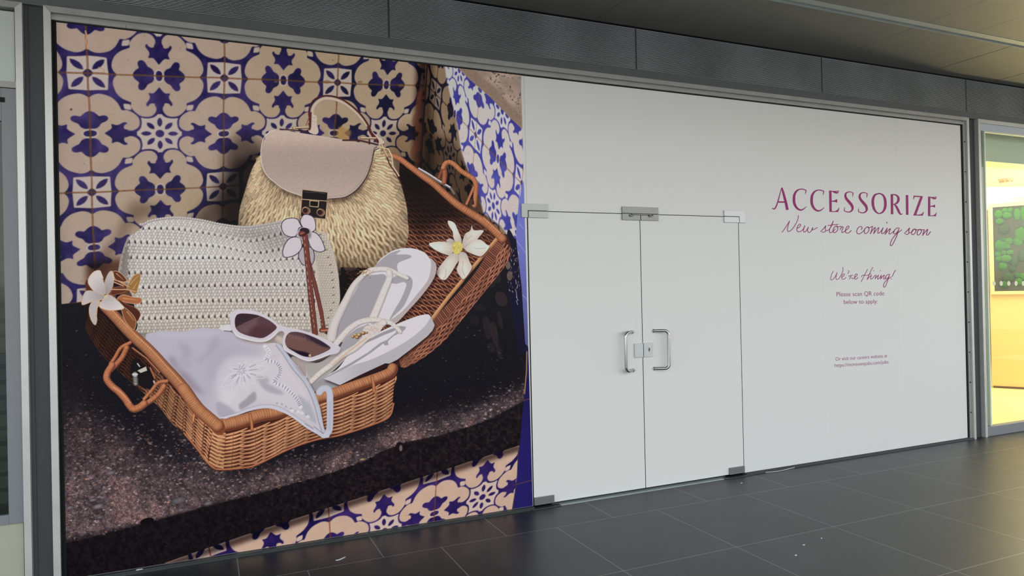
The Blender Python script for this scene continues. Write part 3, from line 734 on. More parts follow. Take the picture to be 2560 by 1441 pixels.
    C.poly(TC([(880, 300), (950, 318), (955, 400), (972, 470), (968, 510), (930, 526), (862, 490), (885, 420)]), c8(196, 176, 160))
    C.poly(TC([(855, 280), (897, 270), (892, 440), (880, 480), (858, 470), (868, 400)]), c8(84, 38, 36), sm=False)
    C.line(TC([(868, 330), (835, 420)]), 2, c8(120, 70, 56)); C.line(TC([(905, 330), (940, 340)]), .8, c8(150, 130, 116)); C.line(TC([(905, 375), (940, 385)]), .8, c8(150, 130, 116))
    C.poly(TC([(1560, 480), (1640, 545), (1712, 600), (1695, 640), (1640, 620), (1600, 570)]), c8(196, 176, 158))
    C.poly(TC([(1520, 430), (1580, 500), (1650, 590), (1640, 625), (1580, 560), (1530, 470)]), c8(80, 34, 36))
    for q in ([(690, 452), (860, 446)], [(1450, 566), (1620, 568)]):
        C.line(TC(q), 6, c8(140, 104, 80), edge=c8(92, 60, 50)); C.line(TC([(x, y-6) for x, y in q]), 2.2, c8(226, 200, 168))
    C.blob(*TC([(700, 450)])[0], 4, 0, 0, 3.4, c8(214, 184, 146), edge=c8(120, 90, 60), p=2)
    C.line(TC([(1690, 640), (1720, 710), (1752, 775)]), 5, c8(206, 172, 130), edge=c8(120, 86, 60)); C.line(TC([(1640, 660), (1760, 690)]), 3.4, c8(200, 170, 130))
    C.line(TC([(1765, 700), (1800, 770), (1810, 880), (1880, 990)]), 3.4, c8(196, 176, 150)); C.line(TC([(1745, 780), (1780, 870), (1850, 970), (1915, 1105)]), 3.2, c8(78, 38, 38), sm=True)

    # ================= white woven pouch =================
    rows = [[(360, 560), (374, 552), (412, 545), (455, 544), (504, 550), (551, 560), (610, 567), (657, 562), (714, 553), (760, 556), (800, 580)],
            [(340, 574), (370, 572), (400, 572), (455, 575), (544, 590), (622, 606), (704, 586), (760, 575), (806, 592)],
            [(324, 605), (400, 608), (459, 611), (551, 618), (638, 634), (705, 624), (760, 616), (812, 622)],
            [(322, 645), (400, 647), (457, 647), (563, 646), (648, 656), (716, 650), (765, 648), (818, 654)],
            [(324, 683), (400, 683), (469, 683), (610, 680), (714, 678), (765, 678), (822, 684)],
            [(328, 721), (400, 719), (492, 716), (714, 713), (822, 716)],
            [(334, 758), (400, 756), (492, 753), (719, 752), (765, 752), (824, 754)],
            [(340, 798), (400, 797), (492, 794), (714, 789), (824, 790)],
            [(344, 838), (400, 837), (492, 833), (714, 829), (820, 830)]]
    rs = [np.asarray(spl(q, False, 8)) for q in rows]
    def Ft(x, r):
        r = min(max(r, 0), 7.999); i = int(r); f = r-i
        return np.interp(x, rs[i][:, 0], rs[i][:, 1])*(1-f)+np.interp(x, rs[i+1][:, 0], rs[i+1][:, 1])*f
    out = [(374, 555), (412, 546), (455, 544.5), (504, 551), (551, 561), (610, 568), (657, 563.6), (714, 553), (745, 548), (787, 579), (811, 581), (830, 619), (844, 673), (849, 721), (849, 756), (835, 794), (822, 850), (700, 860),
           (360, 850), (344, 813), (330, 740), (298, 690), (298, 662), (303, 640), (318, 598), (346, 577)]
    wm_ = C.mask(spl(out)); C.put(0, PW, 0, PH, wm_, c8(150, 141, 135)+0*gr[..., None]); C.clip = wm_
    for y in np.arange(580, 846, 7.0):       # narrow gusset on the left
        for k in range(4):
            x = np.interp(y, [560, 600, 640, 690, 760, 840], [352, 320, 306, 300, 330, 346])+3+k*7+(int(y/7) % 2)*3
            C.blob(x, y, 3.4, 0, 0, 3.5, c8(168, 158, 150)*(.75+.1*k), edge=c8(112, 102, 96), p=3)
    def shade(x, y):
        v = 1.-.13*np.exp(-((x-690)/70)**2-((y-600)/45)**2)-.10*np.exp(-((x-620)/90)**2-((y-585)/14)**2)-.07*np.exp(-((x-460)/80)**2-((y-705)/16)**2)-.12*np.clip((350-x)/40, 0, 1)
        v += .05*np.exp(-((x-480)/90)**2-((y-640)/30)**2)-.10*np.clip((y-800)/40, 0, 1)*np.clip((520-x)/120, 0, 1)
        return v
    tone = lambda y: c8(203, 197, 193)*(1-np.clip((y-660)/140, 0, 1))+c8(203, 194, 181)*np.clip((y-660)/140, 0, 1)
    for hr in range(0, 9):
        # three rows of plain weave between rows of eyelets
        for sub in range(5):
            r = hr+(sub+.5)/5-.5 if False else hr-1+(sub+1)/5.
            if r < 0 or r > 8: continue
            if sub == 4: continue
            for k in range(68):
                x = 322+k*7.45+(sub % 2)*3.7
                if x > 832: break
                y = Ft(x, r); s_ = shade(x, y); t_ = tone(y)
                big = (k+sub) % 2
                C.blob(x, y, 3.75, 0, 0, 4.7 if big else 3.7, t_*s_*(1.02 if big else .95), edge=t_*s_*.74, p=3., off=(-.2, -.25), pw=4)
        if hr > 7: continue
        if hr == 0: continue
        hole = []
        for k in range(36):
            x = 330+k*14.95+(hr % 2)*5
            if x > 800: break
            y = Ft(x, hr); s_ = shade(x, y); t_ = tone(y)
            ho = .55+.45*rnd.rand()
            if 560 < x < 700 and hr in (1,): ho *= .8
            hole.append((x, y, ho))
            C.blob(x, y-1, 4.9, 1.6, -2.6, 5.8, t_*s_*1.03, edge=t_*s_*.76, p=2.5, off=(-.2, -.3), pw=4)
            C.blob(x+3.2, y+4.2, 3.4, 1.6, -1.6, 3.6, t_*s_*.98, edge=t_*s_*.76, p=2.5, pw=4)
        for x, y, ho in hole: C.poly([(x-7.2, y-6.5), (x-4.6, y-.5), (x-6.2, y+6), (x-9., y+1.5)], c8(50, 34, 36), a=ho, sm=False)
    # side panel on the right
    C.poly([(792, 580), (811, 581), (830, 619), (844, 673), (849, 721), (849, 756), (835, 794), (826, 850), (770, 850), (790, 800), (796, 740), (790, 690), (776, 640), (778, 600)], c8(188, 178, 164), blur=1)
    for y in np.arange(586, 840, 6.3):
        xe = np.interp(y, [580, 619, 673, 721, 756, 794, 840], [812, 829, 843, 848, 848, 835, 826])
        for k in range(7):
            x = xe-4-k*6.6-(int(y/6.3) % 2)*3
            if x < 772: break
            C.blob(x, y, 3.4, .6, 0, 3.0, c8(204, 194, 180)*(.99-.012*k), edge=c8(150, 138, 124), p=3, pw=3.)
        if int(y/6.3) % 3 == 0:
            C.line([(xe-17, y+2), (xe-12, y)], 1.8, c8(84, 66, 60)); 
            C.line([(xe-34, y+3), (xe-30, y+6)], 1.3, c8(120, 104, 92))
    C.clip = None
    for x in np.arange(352, 716, 6.2):       # knotted top edge
        y = Ft(x, 0); C.blob(x, y+1.5, 3.7, 0, 0, 3.6, c8(196, 190, 188)*shade(x, y), edge=c8(140, 132, 128), p=2.3, off=(-.2, -.3))
    # flower charm with strap
    ol, pf = c8(48, 44, 58), c8(198, 190, 196)
    petals = [[(370, 215), (335, 300), (250, 300), (200, 255), (185, 180), (222, 125), (300, 108), (355, 122), (380, 165), (398, 205)],
              [(400, 190), (384, 135), (420, 75), (480, 75), (530, 110), (548, 180), (540, 235), (490, 258), (440, 230)],
              [(480, 265), (540, 262), (600, 320), (640, 415), (640, 452), (590, 468), (530, 450), (490, 405), (468, 330)],
              [(330, 308), (385, 330), (402, 400), (385, 450), (330, 500), (250, 525), (208, 515), (198, 460), (220, 390), (265, 330)],
              [(400, 420), (365, 500), (380, 560), (420, 608), (500, 605), (530, 550), (530, 480), (500, 420)]]
    for i, q in enumerate((petals[4], petals[0], petals[2], petals[3], petals[1])):
        P = spl(TH(q)); C.poly(P, pf*(.84 if i == 0 else 1.), sm=False)
        C.line(np.vstack([P, P[:1]]), 1.9, ol)
    C.blob(*TH([(430, 275)])[0], 19, 0, 0, 17, pf, p=2); C.poly(TH([(380, 230), (480, 230), (500, 300), (470, 330), (385, 330), (360, 270)]), c8(110, 92, 98), blur=2, a=.7)
    C.blob(*TH([(430, 245)])[0], 12, 1, 0, 8, c8(42, 30, 36), p=2.2)
    lt, ldk = c8(116, 60, 50), c8(70, 30, 32)
    C.line(TH([(470, 560), (540, 820), (605, 1100), (630, 1275)]), 10.5, lt, edge=ldk, pw=3)
    C.line(TH([(435, 300), (470, 640), (500, 960), (540, 1330)]), 14, lt, edge=ldk, w2=15, pw=4)
    for q in ([(425, 310), (450, 600), (482, 900), (505, 1080), (540, 1300)], [(505, 770), (535, 940), (575, 1100), (625, 1265)]):
        P = spl(TH(q), False, 8)
        for i in range(0, len(P)-1, 2): C.line([P[i], P[i]+(P[i+1]-P[i])*.8], 1.1, c8(206, 180, 160))
    C.blob(*TH([(405, 275)])[0], 9.5, -2, 2, 6.5, lt*1.1, edge=ldk, p=2.2, off=(-.2, -.4)); C.line(TH([(385, 278), (430, 262)]), 1.2, c8(190, 130, 110))
    C.line(TH([(606, 1298), (690, 1296)]), 11, c8(150, 84, 58), edge=ldk); C.line(TH([(608, 1306), (690, 1292)]), 1.3, c8(220, 170, 130)); C.line(TH([(660, 1328), (715, 1358)]), 5, c8(52, 30, 34))

    # ================= gardenia bloom in the lid =================
    for q, k in (([(430, 1000), (470, 975), (520, 1000), (530, 1050), (470, 1040)], .86),
                 ([(450, 775), (520, 800), (560, 880), (600, 980), (595, 1050), (550, 1050), (512, 970), (502, 900), (458, 830)], .98),
                 ([(235, 1040), (300, 1015), (430, 1015), (525, 1050), (512, 1110), (470, 1165), (380, 1140), (300, 1100)], 1.),
                 ([(610, 1040), (640, 930), (700, 885), (718, 828), (742, 882), (850, 885), (800, 960), (720, 1060), (640, 1100)], .96),
                 ([(640, 1095), (700, 1030), (750, 1000), (815, 990), (880, 1040), (915, 1070), (855, 1150), (805, 1175), (700, 1140)], 1.02),
                 ([(560, 1150), (480, 1150), (380, 1260), (322, 1350), (360, 1425), (420, 1440), (480, 1370), (540, 1270), (580, 1200)], .97),
                 ([(580, 1140), (650, 1140), (690, 1230), (716, 1310), (640, 1425), (600, 1420), (548, 1330), (570, 1250)], .98)):
        P = TE(q); C.poly([(x+2, y+3) for x, y in P], c8(60, 30, 26), a=.6, blur=2)
        cx, cy = np.mean(P, 0); tx, ty = TE([(570, 1090)])[0]
        C.poly(P, None, fn=lambda X, Y: (c8(222, 212, 200)*k*(.80+.22*np.clip(np.hypot(X-tx, Y-ty)/42, 0, 1)-.10*np.clip(np.abs((X-tx)*(cy-ty)-(Y-ty)*(cx-tx))/(np.hypot(cx-tx, cy-ty)+1e-6)/14, 0, 1))[..., None]))
        C.line([(tx, ty), (cx, cy)], .9, c8(170, 158, 140), a=.6)
    for q in (([(640, 920), (660, 990), (720, 940)]), ([(430, 1320), (420, 1400), (395, 1440)]), ([(620, 1230), (610, 1330), (640, 1400)]), ([(750, 1090), (820, 1090), (880, 1080)])): C.line(TE(q), 1.8, c8(176, 156, 130), a=.7)
    C.poly(TE([(520, 1020), (580, 1010), (615, 1050), (605, 1110), (550, 1160), (500, 1120), (495, 1060)]), c8(206, 186, 92))
    for _ in range(26):
        a = rnd.rand()*6.28; r = rnd.rand()*11; C.blob(1144.5+np.cos(a)*r, 621+np.sin(a)*r*1.1, 1.9, 0, 0, 2.2, c8(226, 208, 110)*(.75+.4*rnd.rand()), p=2)

    # ================= rubber sandals =================
    top1 = [(540, 352), (600, 275), (700, 203), (780, 172), (870, 162), (960, 172), (1050, 212), (1100, 275), (1112, 340), (1100, 420), (1070, 500), (960, 640), (830, 790), (690, 892), (600, 950), (400, 1060), (130, 1100), (150, 900), (300, 600), (420, 440)]
    side1 = [(1098, 262), (1150, 305), (1166, 360), (1150, 440), (1100, 530), (1000, 660), (900, 770), (760, 915), (660, 930), (600, 950), (690, 880), (830, 790), (960, 640), (1070, 500), (1100, 420), (1112, 340)]
    C.poly([(x+4, y+6) for x, y in TJ(side1)], c8(40, 18, 18), a=.6, blur=4)
    C.poly(TJ(side1), c8(176, 164, 164)); C.poly(TJ([(150, 940), (90, 960), (130, 1080), (200, 1080), (330, 800)]), c8(186, 180, 174)); C.poly(TJ(top1), c8(211, 204, 209))
    gsh = c8(158, 154, 160)
    C.poly(TJ([(540, 356), (620, 272), (700, 215), (790, 185), (800, 195), (765, 225), (860, 226), (912, 240), (900, 262), (840, 285), (785, 310), (770, 350), (775, 400), (700, 380), (600, 372)]), gsh)
    C.poly(TJ([(640, 425), (664, 470), (640, 560), (580, 700), (520, 840), (470, 880), (340, 930), (230, 1010), (150, 1080), (200, 900), (350, 600), (450, 450), (560, 430)]), gsh*.98)
    C.poly(TJ([(760, 440), (870, 436), (918, 470), (925, 530), (900, 610), (835, 745), (740, 840), (690, 890), (740, 790), (800, 690), (850, 580), (862, 520), (830, 503), (760, 520), (700, 500)]), gsh)
    C.line(TJ([(270, 850), (400, 700), (520, 620)]), 3, c8(166, 158, 150), a=.5)
    bs = c8(216, 206, 202)
    def band(pts, w, w2=None, K=TJ, col=None, n=60, tint=True):
        P = spl(K(pts), False, 10); C.line([(x+2, y+2) for x, y in P], w, c8(120, 112, 112), w2=w2, a=.5)
        C.line(P, w, bs if col is None else col, edge=(bs if col is None else col)*.84, w2=w2, pw=3)
        if tint:
            for i in range(3, len(P)-2, 2):
                x, y = P[i]; C.blob(x+rnd.randn()*w*.14, y+rnd.randn()*w*.14, w*.13*(.6+rnd.rand()), 0, 0, w*.11, c8(190, 162, 142), a=.32, p=2)
    band([(455, 410), (340, 530), (250, 700), (150, 900), (110, 1060)], 11, 24, tint=False, col=c8(206, 198, 194))
    band([(440, 420), (500, 385), (580, 372), (680, 376), (760, 410), (870, 462)], 13, 9)
    band([(690, 400), (690, 470), (640, 590), (580, 740), (520, 880)], 15, 19)
    for _ in range(30):
        a, b = TJ([(455+rnd.randn()*34, 405-rnd.randn()*18)])[0]; C.blob(a, b, 1.5, 0, 0, 1.3, c8(200, 160, 110)*(.6+.6*rnd.rand()), p=2)
    # lower sandal
    C.poly([(728, 893), (790, 908), (832, 885), (862, 862), (880, 880), (800, 960), (782, 985), (760, 950)], c8(166, 160, 156)); C.line([(745, 900), (775, 950)], 7, c8(188, 178, 172), a=.8)
    C.poly(TN([(115, 1330), (290, 1240), (540, 1340), (400, 1420), (250, 1440), (100, 1440)]), c8(150, 147, 150), sm=False)
    side2 = [(1885, 285), (1925, 350), (1962, 445), (1930, 520), (1850, 610), (1700, 730), (1400, 960), (1100, 1110), (800, 1245), (540, 1342), (290, 1245), (700, 1060), (1000, 960), (1300, 820), (1600, 640), (1800, 470)]
    C.poly([(x+2, y+5) for x, y in TN(side2)], c8(36, 16, 16), a=.7, blur=3, sm=False)
    C.poly(TN(side2), None, sm=False, fn=lambda X, Y: c8(176, 172, 178)*(1+.10*np.clip((900-X)/60, 0, 1))[..., None]+0*Y[..., None])
    C.poly(TN([(300, 1243), (380, 1180), (520, 1080), (700, 850), (900, 690), (1100, 560), (1380, 430), (1600, 340), (1750, 292), (1850, 278), (1884, 296), (1885, 350), (1800, 470), (1600, 640), (1300, 820), (1000, 960), (700, 1062)]), c8(212, 205, 211))
    C.poly(TN([(540, 780), (640, 620), (780, 500), (900, 450), (975, 430), (900, 600), (760, 720), (620, 830)]), gsh)
    C.poly(TN([(800, 760), (1000, 640), (1200, 540), (1400, 470), (1370, 520), (1200, 590), (1000, 680)]), c8(150, 146, 150))
    C.poly(TN([(1380, 470), (1450, 452), (1530, 465), (1515, 510), (1440, 560), (1350, 600), (1260, 680), (1265, 740), (1210, 745), (1190, 715), (1000, 860), (700, 1050), (400, 1200), (180, 1290), (380, 1190), (680, 1020), (960, 850), (1140, 710), (1250, 660), (1380, 550)]), gsh*.97, sm=False)
    band([(480, 720), (560, 620), (680, 490), (820, 400), (960, 362), (1120, 362), (1280, 400), (1370, 460), (1440, 535)], 15, 10, K=TN)
    band([(1190, 400), (1060, 510), (930, 630), (760, 780), (560, 900), (400, 1040), (240, 1160), (100, 1290)], 17, 12, K=TN)
    C.poly(TN([(900, 480), (1000, 440), (1180, 440), (1120, 560), (1000, 640), (880, 640)]), c8(208, 196, 190))
    for _ in range(60):
        a, b = TN([(1030+rnd.randn()*90, 500+rnd.randn()*45)])[0]; C.blob(a, b, 1.6, 0, 0, 1.1, c8(186, 164, 150), a=.6, p=2)
    P = spl(TN([(930, 640), (760, 770), (580, 910), (430, 1040)]), False, 8)
    C.line(P, 4.5, c8(200, 168, 140), a=.75)
    for x, y, r in ((735, 615, 5), (775, 590, 6), (830, 590, 7), (890, 560, 7), (940, 555, 4), (800, 625, 6)):
        a, b = TN([(x, y)])[0]; C.blob(a, b, r*.9, 0, 0, r*.7, c8(214, 176, 128), edge=c8(96, 66, 44), p=2, off=(-.3, -.3))
    for _ in range(60):
        t = rnd.rand(); u = rnd.rand()
        x = 700+t*900; y = np.interp(x, [700, 1000, 1300, 1600], [1110, 1010, 870, 700])+u*90
        a, b = TN([(x, y)])[0]; C.line([(a, b), (a+3, b-1)], .7, c8(150, 148, 154), a=.4)

    # ================= front basket =================
    inm = [(297, 777), (335, 812), (384, 861), (428, 911), (457, 943), (495, 1007), (551, 1049), (591, 1040), (646, 1025), (793, 985), (832, 968), (898, 948), (974, 915), (983, 911), (900, 920), (780, 930), (700, 850), (520, 820), (400, 826)]
    # dark inside wall next to the sandals
    C.poly(TM([(1760, 300), (2000, 180), (2300, 40), (2395, 50), (2350, 75), (2000, 225), (1850, 300)]), c8(46, 24, 26), sm=False)
    sideL = [(222, 770), (215, 800), (216, 826), (253, 885), (297, 929), (343, 969), (396, 1016), (431, 1060), (460, 1082), (495, 1123), (508, 1147), (532, 1169), (558, 1174), (556, 1080), (490, 1030), (401, 930), (320, 850), (280, 780), (250, 762)]
    lm = C.mask(spl(sideL)); C.put(0, PW, 0, PH, lm, c8(52, 26, 24)+0*gr[..., None]); C.clip = lm
    FL = ruled([(226, 772), (250, 780), (276, 803), (320, 856), (366, 896), (401, 934), (451, 990), (490, 1035), (546, 1082)], [(214, 824), (253, 887), (297, 931), (343, 972), (396, 1019), (431, 1063), (460, 1086), (495, 1127), (534, 1173)])
    weave(C, FL, 13, 10, 7.6, c8(204, 142, 98), c8(88, 44, 32), shade=lambda s, t: .45+.57*np.clip(s*1.35-.35, 0, 1)+.06*t, sag=.5, slope=.3)
    for k in range(14):
        s = (k+.6)/14
        C.line([FL(s, .06), FL(min(1, s+.012), .98)], 1.3, c8(60, 26, 22), a=.5)
    C.clip = None
    C.mul(C.mask([(200, 740), (290, 760), (340, 840), (400, 920), (340, 980), (200, 860)], 14)*lm, (.62, .52, .55))
    frontp = [(548, 1080), (620, 1066), (700, 1045), (799, 1005), (832, 996), (926, 968), (990, 938), (985, 966), (982, 1000), (981, 1027), (972, 1042), (941, 1057), (854, 1086), (788, 1099), (722, 1123), (646, 1160), (613, 1169), (558, 1174), (545, 1172), (520, 1150), (530, 1100)]
    fm_ = C.mask(spl(frontp)); C.put(0, PW, 0, PH, fm_, c8(74, 34, 28)+0*gr[..., None]); C.clip = fm_
    FF = ruled([(546, 1084), (620, 1070), (700, 1048), (799, 1008), (832, 999), (926, 971), (990, 942)], [(540, 1176), (613, 1172), (646, 1163), (722, 1126), (788, 1102), (854, 1089), (941, 1060), (982, 1036)])
    weave(C, FF, 8, 11, 8.0, c8(218, 156, 108), c8(104, 52, 36), shade=lambda s, t: 1.04-.2*t-.10*np.clip(s*2-1, 0, 1))
    C.clip = None
    # lighter turning corner
    for r in range(10):
        t = (r+.5)/10; a = FL(.965, t); b = FF(.035, t)
        C.line([a, ((a[0]+b[0])/2, (a[1]+b[1])/2+3), b], 7, c8(228, 172, 120)*(.98-.12*t), edge=c8(130, 68, 42), off=(0, -1), pw=2.2)
    C.line(spl([(460, 1084), (495, 1126), (512, 1150), (534, 1171), (558, 1175), (613, 1170), (646, 1161), (722, 1124), (788, 1101), (854, 1088), (941, 1059), (974, 1041), (984, 1010)], False), 4.6, c8(190, 118, 80), edge=c8(104, 52, 36), off=(0, -1))
    C.line([(613, 1160), (644, 1158)], 4.5, c8(196, 130, 92), edge=c8(110, 60, 44))
    # corner rib, metal catch
    C.poly(TI([(540, 880), (690, 1000), (700, 1080), (690, 1150), (560, 1100), (500, 1000)]), c8(24, 20, 24), blur=1)
    C.line(TI([(540, 1015), (546, 1095)]), 13, c8(150, 146, 140), edge=c8(52, 48, 48)); C.blob(*TI([(540, 1018)])[0], 7.5, 0, 0, 3.6, c8(196, 190, 182), p=2)
    for y in (1045, 1062, 1080): C.line(TI([(520, y), (570, y+6)]), 1.4, c8(60, 56, 56))
    C.poly(TI([(560, 985), (635, 950), (645, 985), (590, 1005)]), c8(190, 182, 172), sm=False); C.line(TI([(562, 925), (580, 950)]), 2.6, c8(200, 196, 190)); C.line(TI([(700, 1075), (710, 1095)]), 3, c8(190, 186, 190))
    C.line(TI([(520, 790), (640, 880), (750, 1000)]), 4, c8(190, 118, 80), edge=c8(100, 50, 36)); C.line(TI([(670, 960), (710, 1050)]), 4.5, c8(180, 108, 72), edge=c8(96, 50, 36))
    # handle loop
    for q, w in (([(500, 745), (420, 790), (370, 870), (330, 930)], 9), ([(470, 790), (430, 870), (380, 930), (330, 980)], 13)):
        wrapped(TI(q), w, c8(196, 120, 78), c8(116, 60, 40), step=3.2)
    for q, w in (([(815, 1075), (740, 1090), (680, 1160), (620, 1230)], 9), ([(790, 1120), (740, 1190), (680, 1240), (600, 1290)], 13)):
        wrapped(TI(q), w, c8(200, 124, 82), c8(116, 60, 40), step=3.2)
    wrapped(TI([(345, 940), (305, 1005), (300, 1060), (345, 1120), (400, 1165), (455, 1225), (495, 1285), (530, 1315), (580, 1300), (620, 1270)]), 17, c8(196, 122, 80), c8(112, 58, 40), step=4.4, w2=19)
    C.line(TI([(360, 1130), (430, 1180), (500, 1260)]), 4, c8(232, 170, 120), a=.45, sm=True)
    # -- cotton top with embroidery
    cl = [(100, 312), (200, 285), (280, 270), (450, 278), (600, 250), (700, 240), (850, 262), (960, 290), (1100, 370), (1300, 390), (1430, 400), (1500, 480), (1560, 560), (1640, 650), (1700, 740), (1760, 840), (1800, 920), (1840, 1040), (1862, 1150), (1888, 1260), (1945, 1305), (1880, 1346), (1820, 1310), (1700, 1240),
          (1550, 1130), (1420, 1070), (1300, 1045), (1150, 1070), (1000, 1120), (870, 1155), (820, 1110), (700, 1010), (560, 850), (440, 700), (350, 560), (200, 420)]
    cl = [(x-60, y+28) if 150 < x < 900 and y > 400 and y < 1120 and (x, y) in cl[-8:] else (x, y) for x, y in cl]
    P = spl(TK(cl)); C.poly([(x+4, y+4) for x, y in P], c8(50, 24, 20), a=.55, blur=3, sm=False)
    cmask = C.mask(P)
    tt = np.clip((Xg-500-(1010-Yg)*.55)/90, 0, 1)[..., None]
    C.put(0, PW, 0, PH, cmask, c8(177, 172, 186)*(1-tt)+c8(197, 189, 196)*tt)
    C.clip = cmask
    def fold(pts, col, w, a, bl): C.poly(TK(pts), col, a=a, blur=bl)
    fold([(200, 290), (450, 290), (700, 260), (860, 290), (700, 330), (450, 330), (260, 330)], c8(184, 180, 194), 0, .8, 5)
    fold([(420, 400), (520, 420), (570, 520), (520, 640), (440, 600), (470, 500)], c8(140, 136, 152), 0, .4, 6)
    fold([(740, 380), (820, 330), (830, 420), (740, 520), (620, 600), (600, 560), (700, 480)], c8(146, 142, 158), 0, .4, 6)
    fold([(350, 520), (400, 560), (430, 640), (520, 700), (600, 800), (680, 900), (560, 860), (440, 720), (330, 560)], c8(126, 106, 116), 0, .5, 6)
    fold([(560, 420), (700, 400), (640, 520), (520, 620), (450, 560), (560, 500)], c8(176, 172, 186), 0, .6, 6)
    fold([(900, 420), (1200, 420), (1250, 520), (1000, 560), (860, 660), (760, 780), (700, 640), (780, 500)], c8(166, 161, 176), 0, .5, 9)
    fold([(800, 740), (900, 560), (1100, 520), (1300, 560), (1440, 640), (1650, 1000), (1500, 1040), (1200, 960), (1000, 1100), (880, 1060), (810, 960)], c8(204, 198, 205), 0, .7, 7)
    fold([(1190, 880), (1200, 960), (1120, 1020), (1050, 1060), (1030, 1010), (1090, 960), (1140, 910)], c8(146, 140, 150), 0, .8, 2.2)
    fold([(1270, 780), (1400, 840), (1480, 900), (1380, 900), (1290, 860), (1240, 800)], c8(162, 157, 166), 0, .8, 3)
    fold([(820, 980), (900, 1010), (1000, 1100), (880, 1150), (820, 1110), (800, 1020)], c8(160, 156, 172), 0, .8, 3)
    fold([(1200, 740), (1300, 730), (1330, 780), (1260, 800)], c8(166, 162, 172), 0, .8, 3)
    fold([(1620, 920), (1720, 980), (1780, 1100), (1800, 1200), (1700, 1120), (1640, 1020)], c8(166, 168, 178), 0, .9, 3)
    fold([(1440, 520), (1560, 700), (1680, 860), (1720, 980), (1640, 900), (1520, 760), (1440, 640)], c8(204, 197, 204), 0, .9, 4)
    fold([(860, 850), (960, 880), (1040, 860), (960, 980), (900, 1000), (860, 930)], c8(214, 207, 212), 0, .6, 5)
    em, eh = c8(214, 208, 216), c8(148, 144, 156)
    # embroidered sprays: petals fanning out from two centres
    for (x0_, y0_, x1_, y1_) in ((1040, 680, 860, 830), (1040, 690, 880, 760), (1050, 700, 960, 880), (1060, 700, 1060, 850), (1070, 700, 1110, 860), (1090, 690, 1190, 800), (1090, 670, 1320, 640), (1100, 650, 1290, 570), (1110, 690, 1290, 740),
                                 (1030, 660, 930, 640), (1045, 640, 1030, 590), (1060, 640, 1100, 580)):
        a, b = np.array(TK([(x0_, y0_)])[0]), np.array(TK([(x1_, y1_)])[0]); d = b-a; nrm = np.array([-d[1], d[0]])*.16; m_ = (a+b)/2
        q = spl([a, m_+nrm, b, m_-nrm]); C.line(np.vstack([q, q[:1]]), 1.5, em); C.line([a+d*.2, a+d*.5], 2.2, eh, a=.75)
    for k in range(9):
        an = k*.7; a, b = TK([(1055, 670)])[0]; C.line([(a+np.cos(an)*5, b+np.sin(an)*5), (a+np.cos(an)*11, b+np.sin(an)*11)], 1.8, eh, a=.85)
    lad = spl(TK([(1290, 420), (1330, 490), (1300, 555), (1400, 590), (1445, 650), (1430, 720), (1385, 780), (1480, 830), (1560, 900), (1620, 970), (1645, 1030)]), False, 7)
    C.line(lad, 10.5, em); 
    for i in range(2, len(lad)-2, 2):
        d = lad[i+1]-lad[i-1]; d = d/(np.hypot(*d)+1e-9); n_ = np.array([-d[1], d[0]])
        if i > 12: C.line([lad[i]-n_*3.2, lad[i]+n_*3.2+d], 3.0, eh, a=.9)
        else: C.line([lad[i]-n_*3., lad[i]+n_*3.], 1.4, eh, a=.8)
    for x, y in ((1410, 995), (1460, 1005), (1500, 1030), (1550, 1050), (1600, 1075), (1700, 1110), (1730, 1120)): C.blob(*TK([(x, y)])[0], 2.2, 0, 0, 2.4, eh, a=.7, p=2)
    for x, y in ((1560, 1070), (1620, 1080), (1660, 1095), (1720, 1130)): C.blob(*TK([(x, y)])[0], 5, 0, 0, 4, c8(220, 214, 218), a=.8, p=2)
    hem = spl(TK([(1425, 405), (1500, 500), (1590, 640), (1700, 770), (1770, 900), (1820, 1040), (1850, 1160), (1885, 1270)]), False, 8)
    C.line(hem, 14, c8(178, 180, 194)); C.line([(x-6.6, y+2.6) for x, y in hem], 1.1, c8(118, 116, 130)); C.line([(x-2, y) for x, y in hem], 3., c8(196, 196, 208), a=.6)
    hem2 = spl(TK([(860, 1155), (1000, 1115), (1150, 1060), (1300, 1032), (1440, 1060), (1570, 1135), (1720, 1235), (1840, 1305), (1900, 1330)]), False, 8)
    C.line(hem2, 11, c8(196, 194, 206)); C.line([(x+1, y-6) for x, y in hem2], 1.1, c8(130, 126, 138), a=.7)
    C.line(TK([(1690, 1200), (1800, 1270), (1880, 1320)]), 1.3, c8(110, 110, 124))
    C.clip = None
    # strap loops
    C.line(TK([(1610, 640), (1650, 600), (1695, 625), (1710, 690), (1700, 740)]), 5, c8(196, 190, 192), edge=c8(150, 146, 150), sm=True)
    # rim of the front basket
    lr = [(262, 766), (286, 790), (327, 834), (375, 879), (414, 922), (431, 940), (460, 974), (493, 1020), (520, 1045), (545, 1066)]
    C.line([(x-3, y+9) for x, y in spl(lr, False)], 9, c8(60, 28, 24), a=.8)
    wrapped(lr, 27, c8(182, 120, 80), c8(108, 60, 42), step=5.2, w2=33)
    C.line(spl([(x+3.5, y-4.5) for x, y in lr], False), 3, c8(232, 170, 116), a=.5)
    frr = [(548, 1066), (600, 1055), (650, 1040), (700, 1030), (744, 1012), (800, 995), (838, 984), (900, 962), (950, 944), (976, 932), (982, 922)]
    fr1 = frr[:5]
    # the cloth hangs over the middle stretch, so paint the rim, then the cloth's tail again
    keep = C.img.copy()
    wrapped(frr, 35, c8(190, 126, 84), c8(108, 57, 38), step=6.2, bend=.12, w2=27)
    for x, y in ((625, 1052), (930, 957)): C.line([(x, y-14), (x+4, y+6), (x+5, y+22)], 8, c8(196, 122, 76), edge=c8(110, 56, 38))
    C.line([(487, 1010), (486, 1035), (484, 1052)], 9, c8(214, 142, 92), edge=c8(130, 70, 44)); C.line([(503, 1012), (490, 1030), (486, 1052)], 2, c8(100, 50, 34))
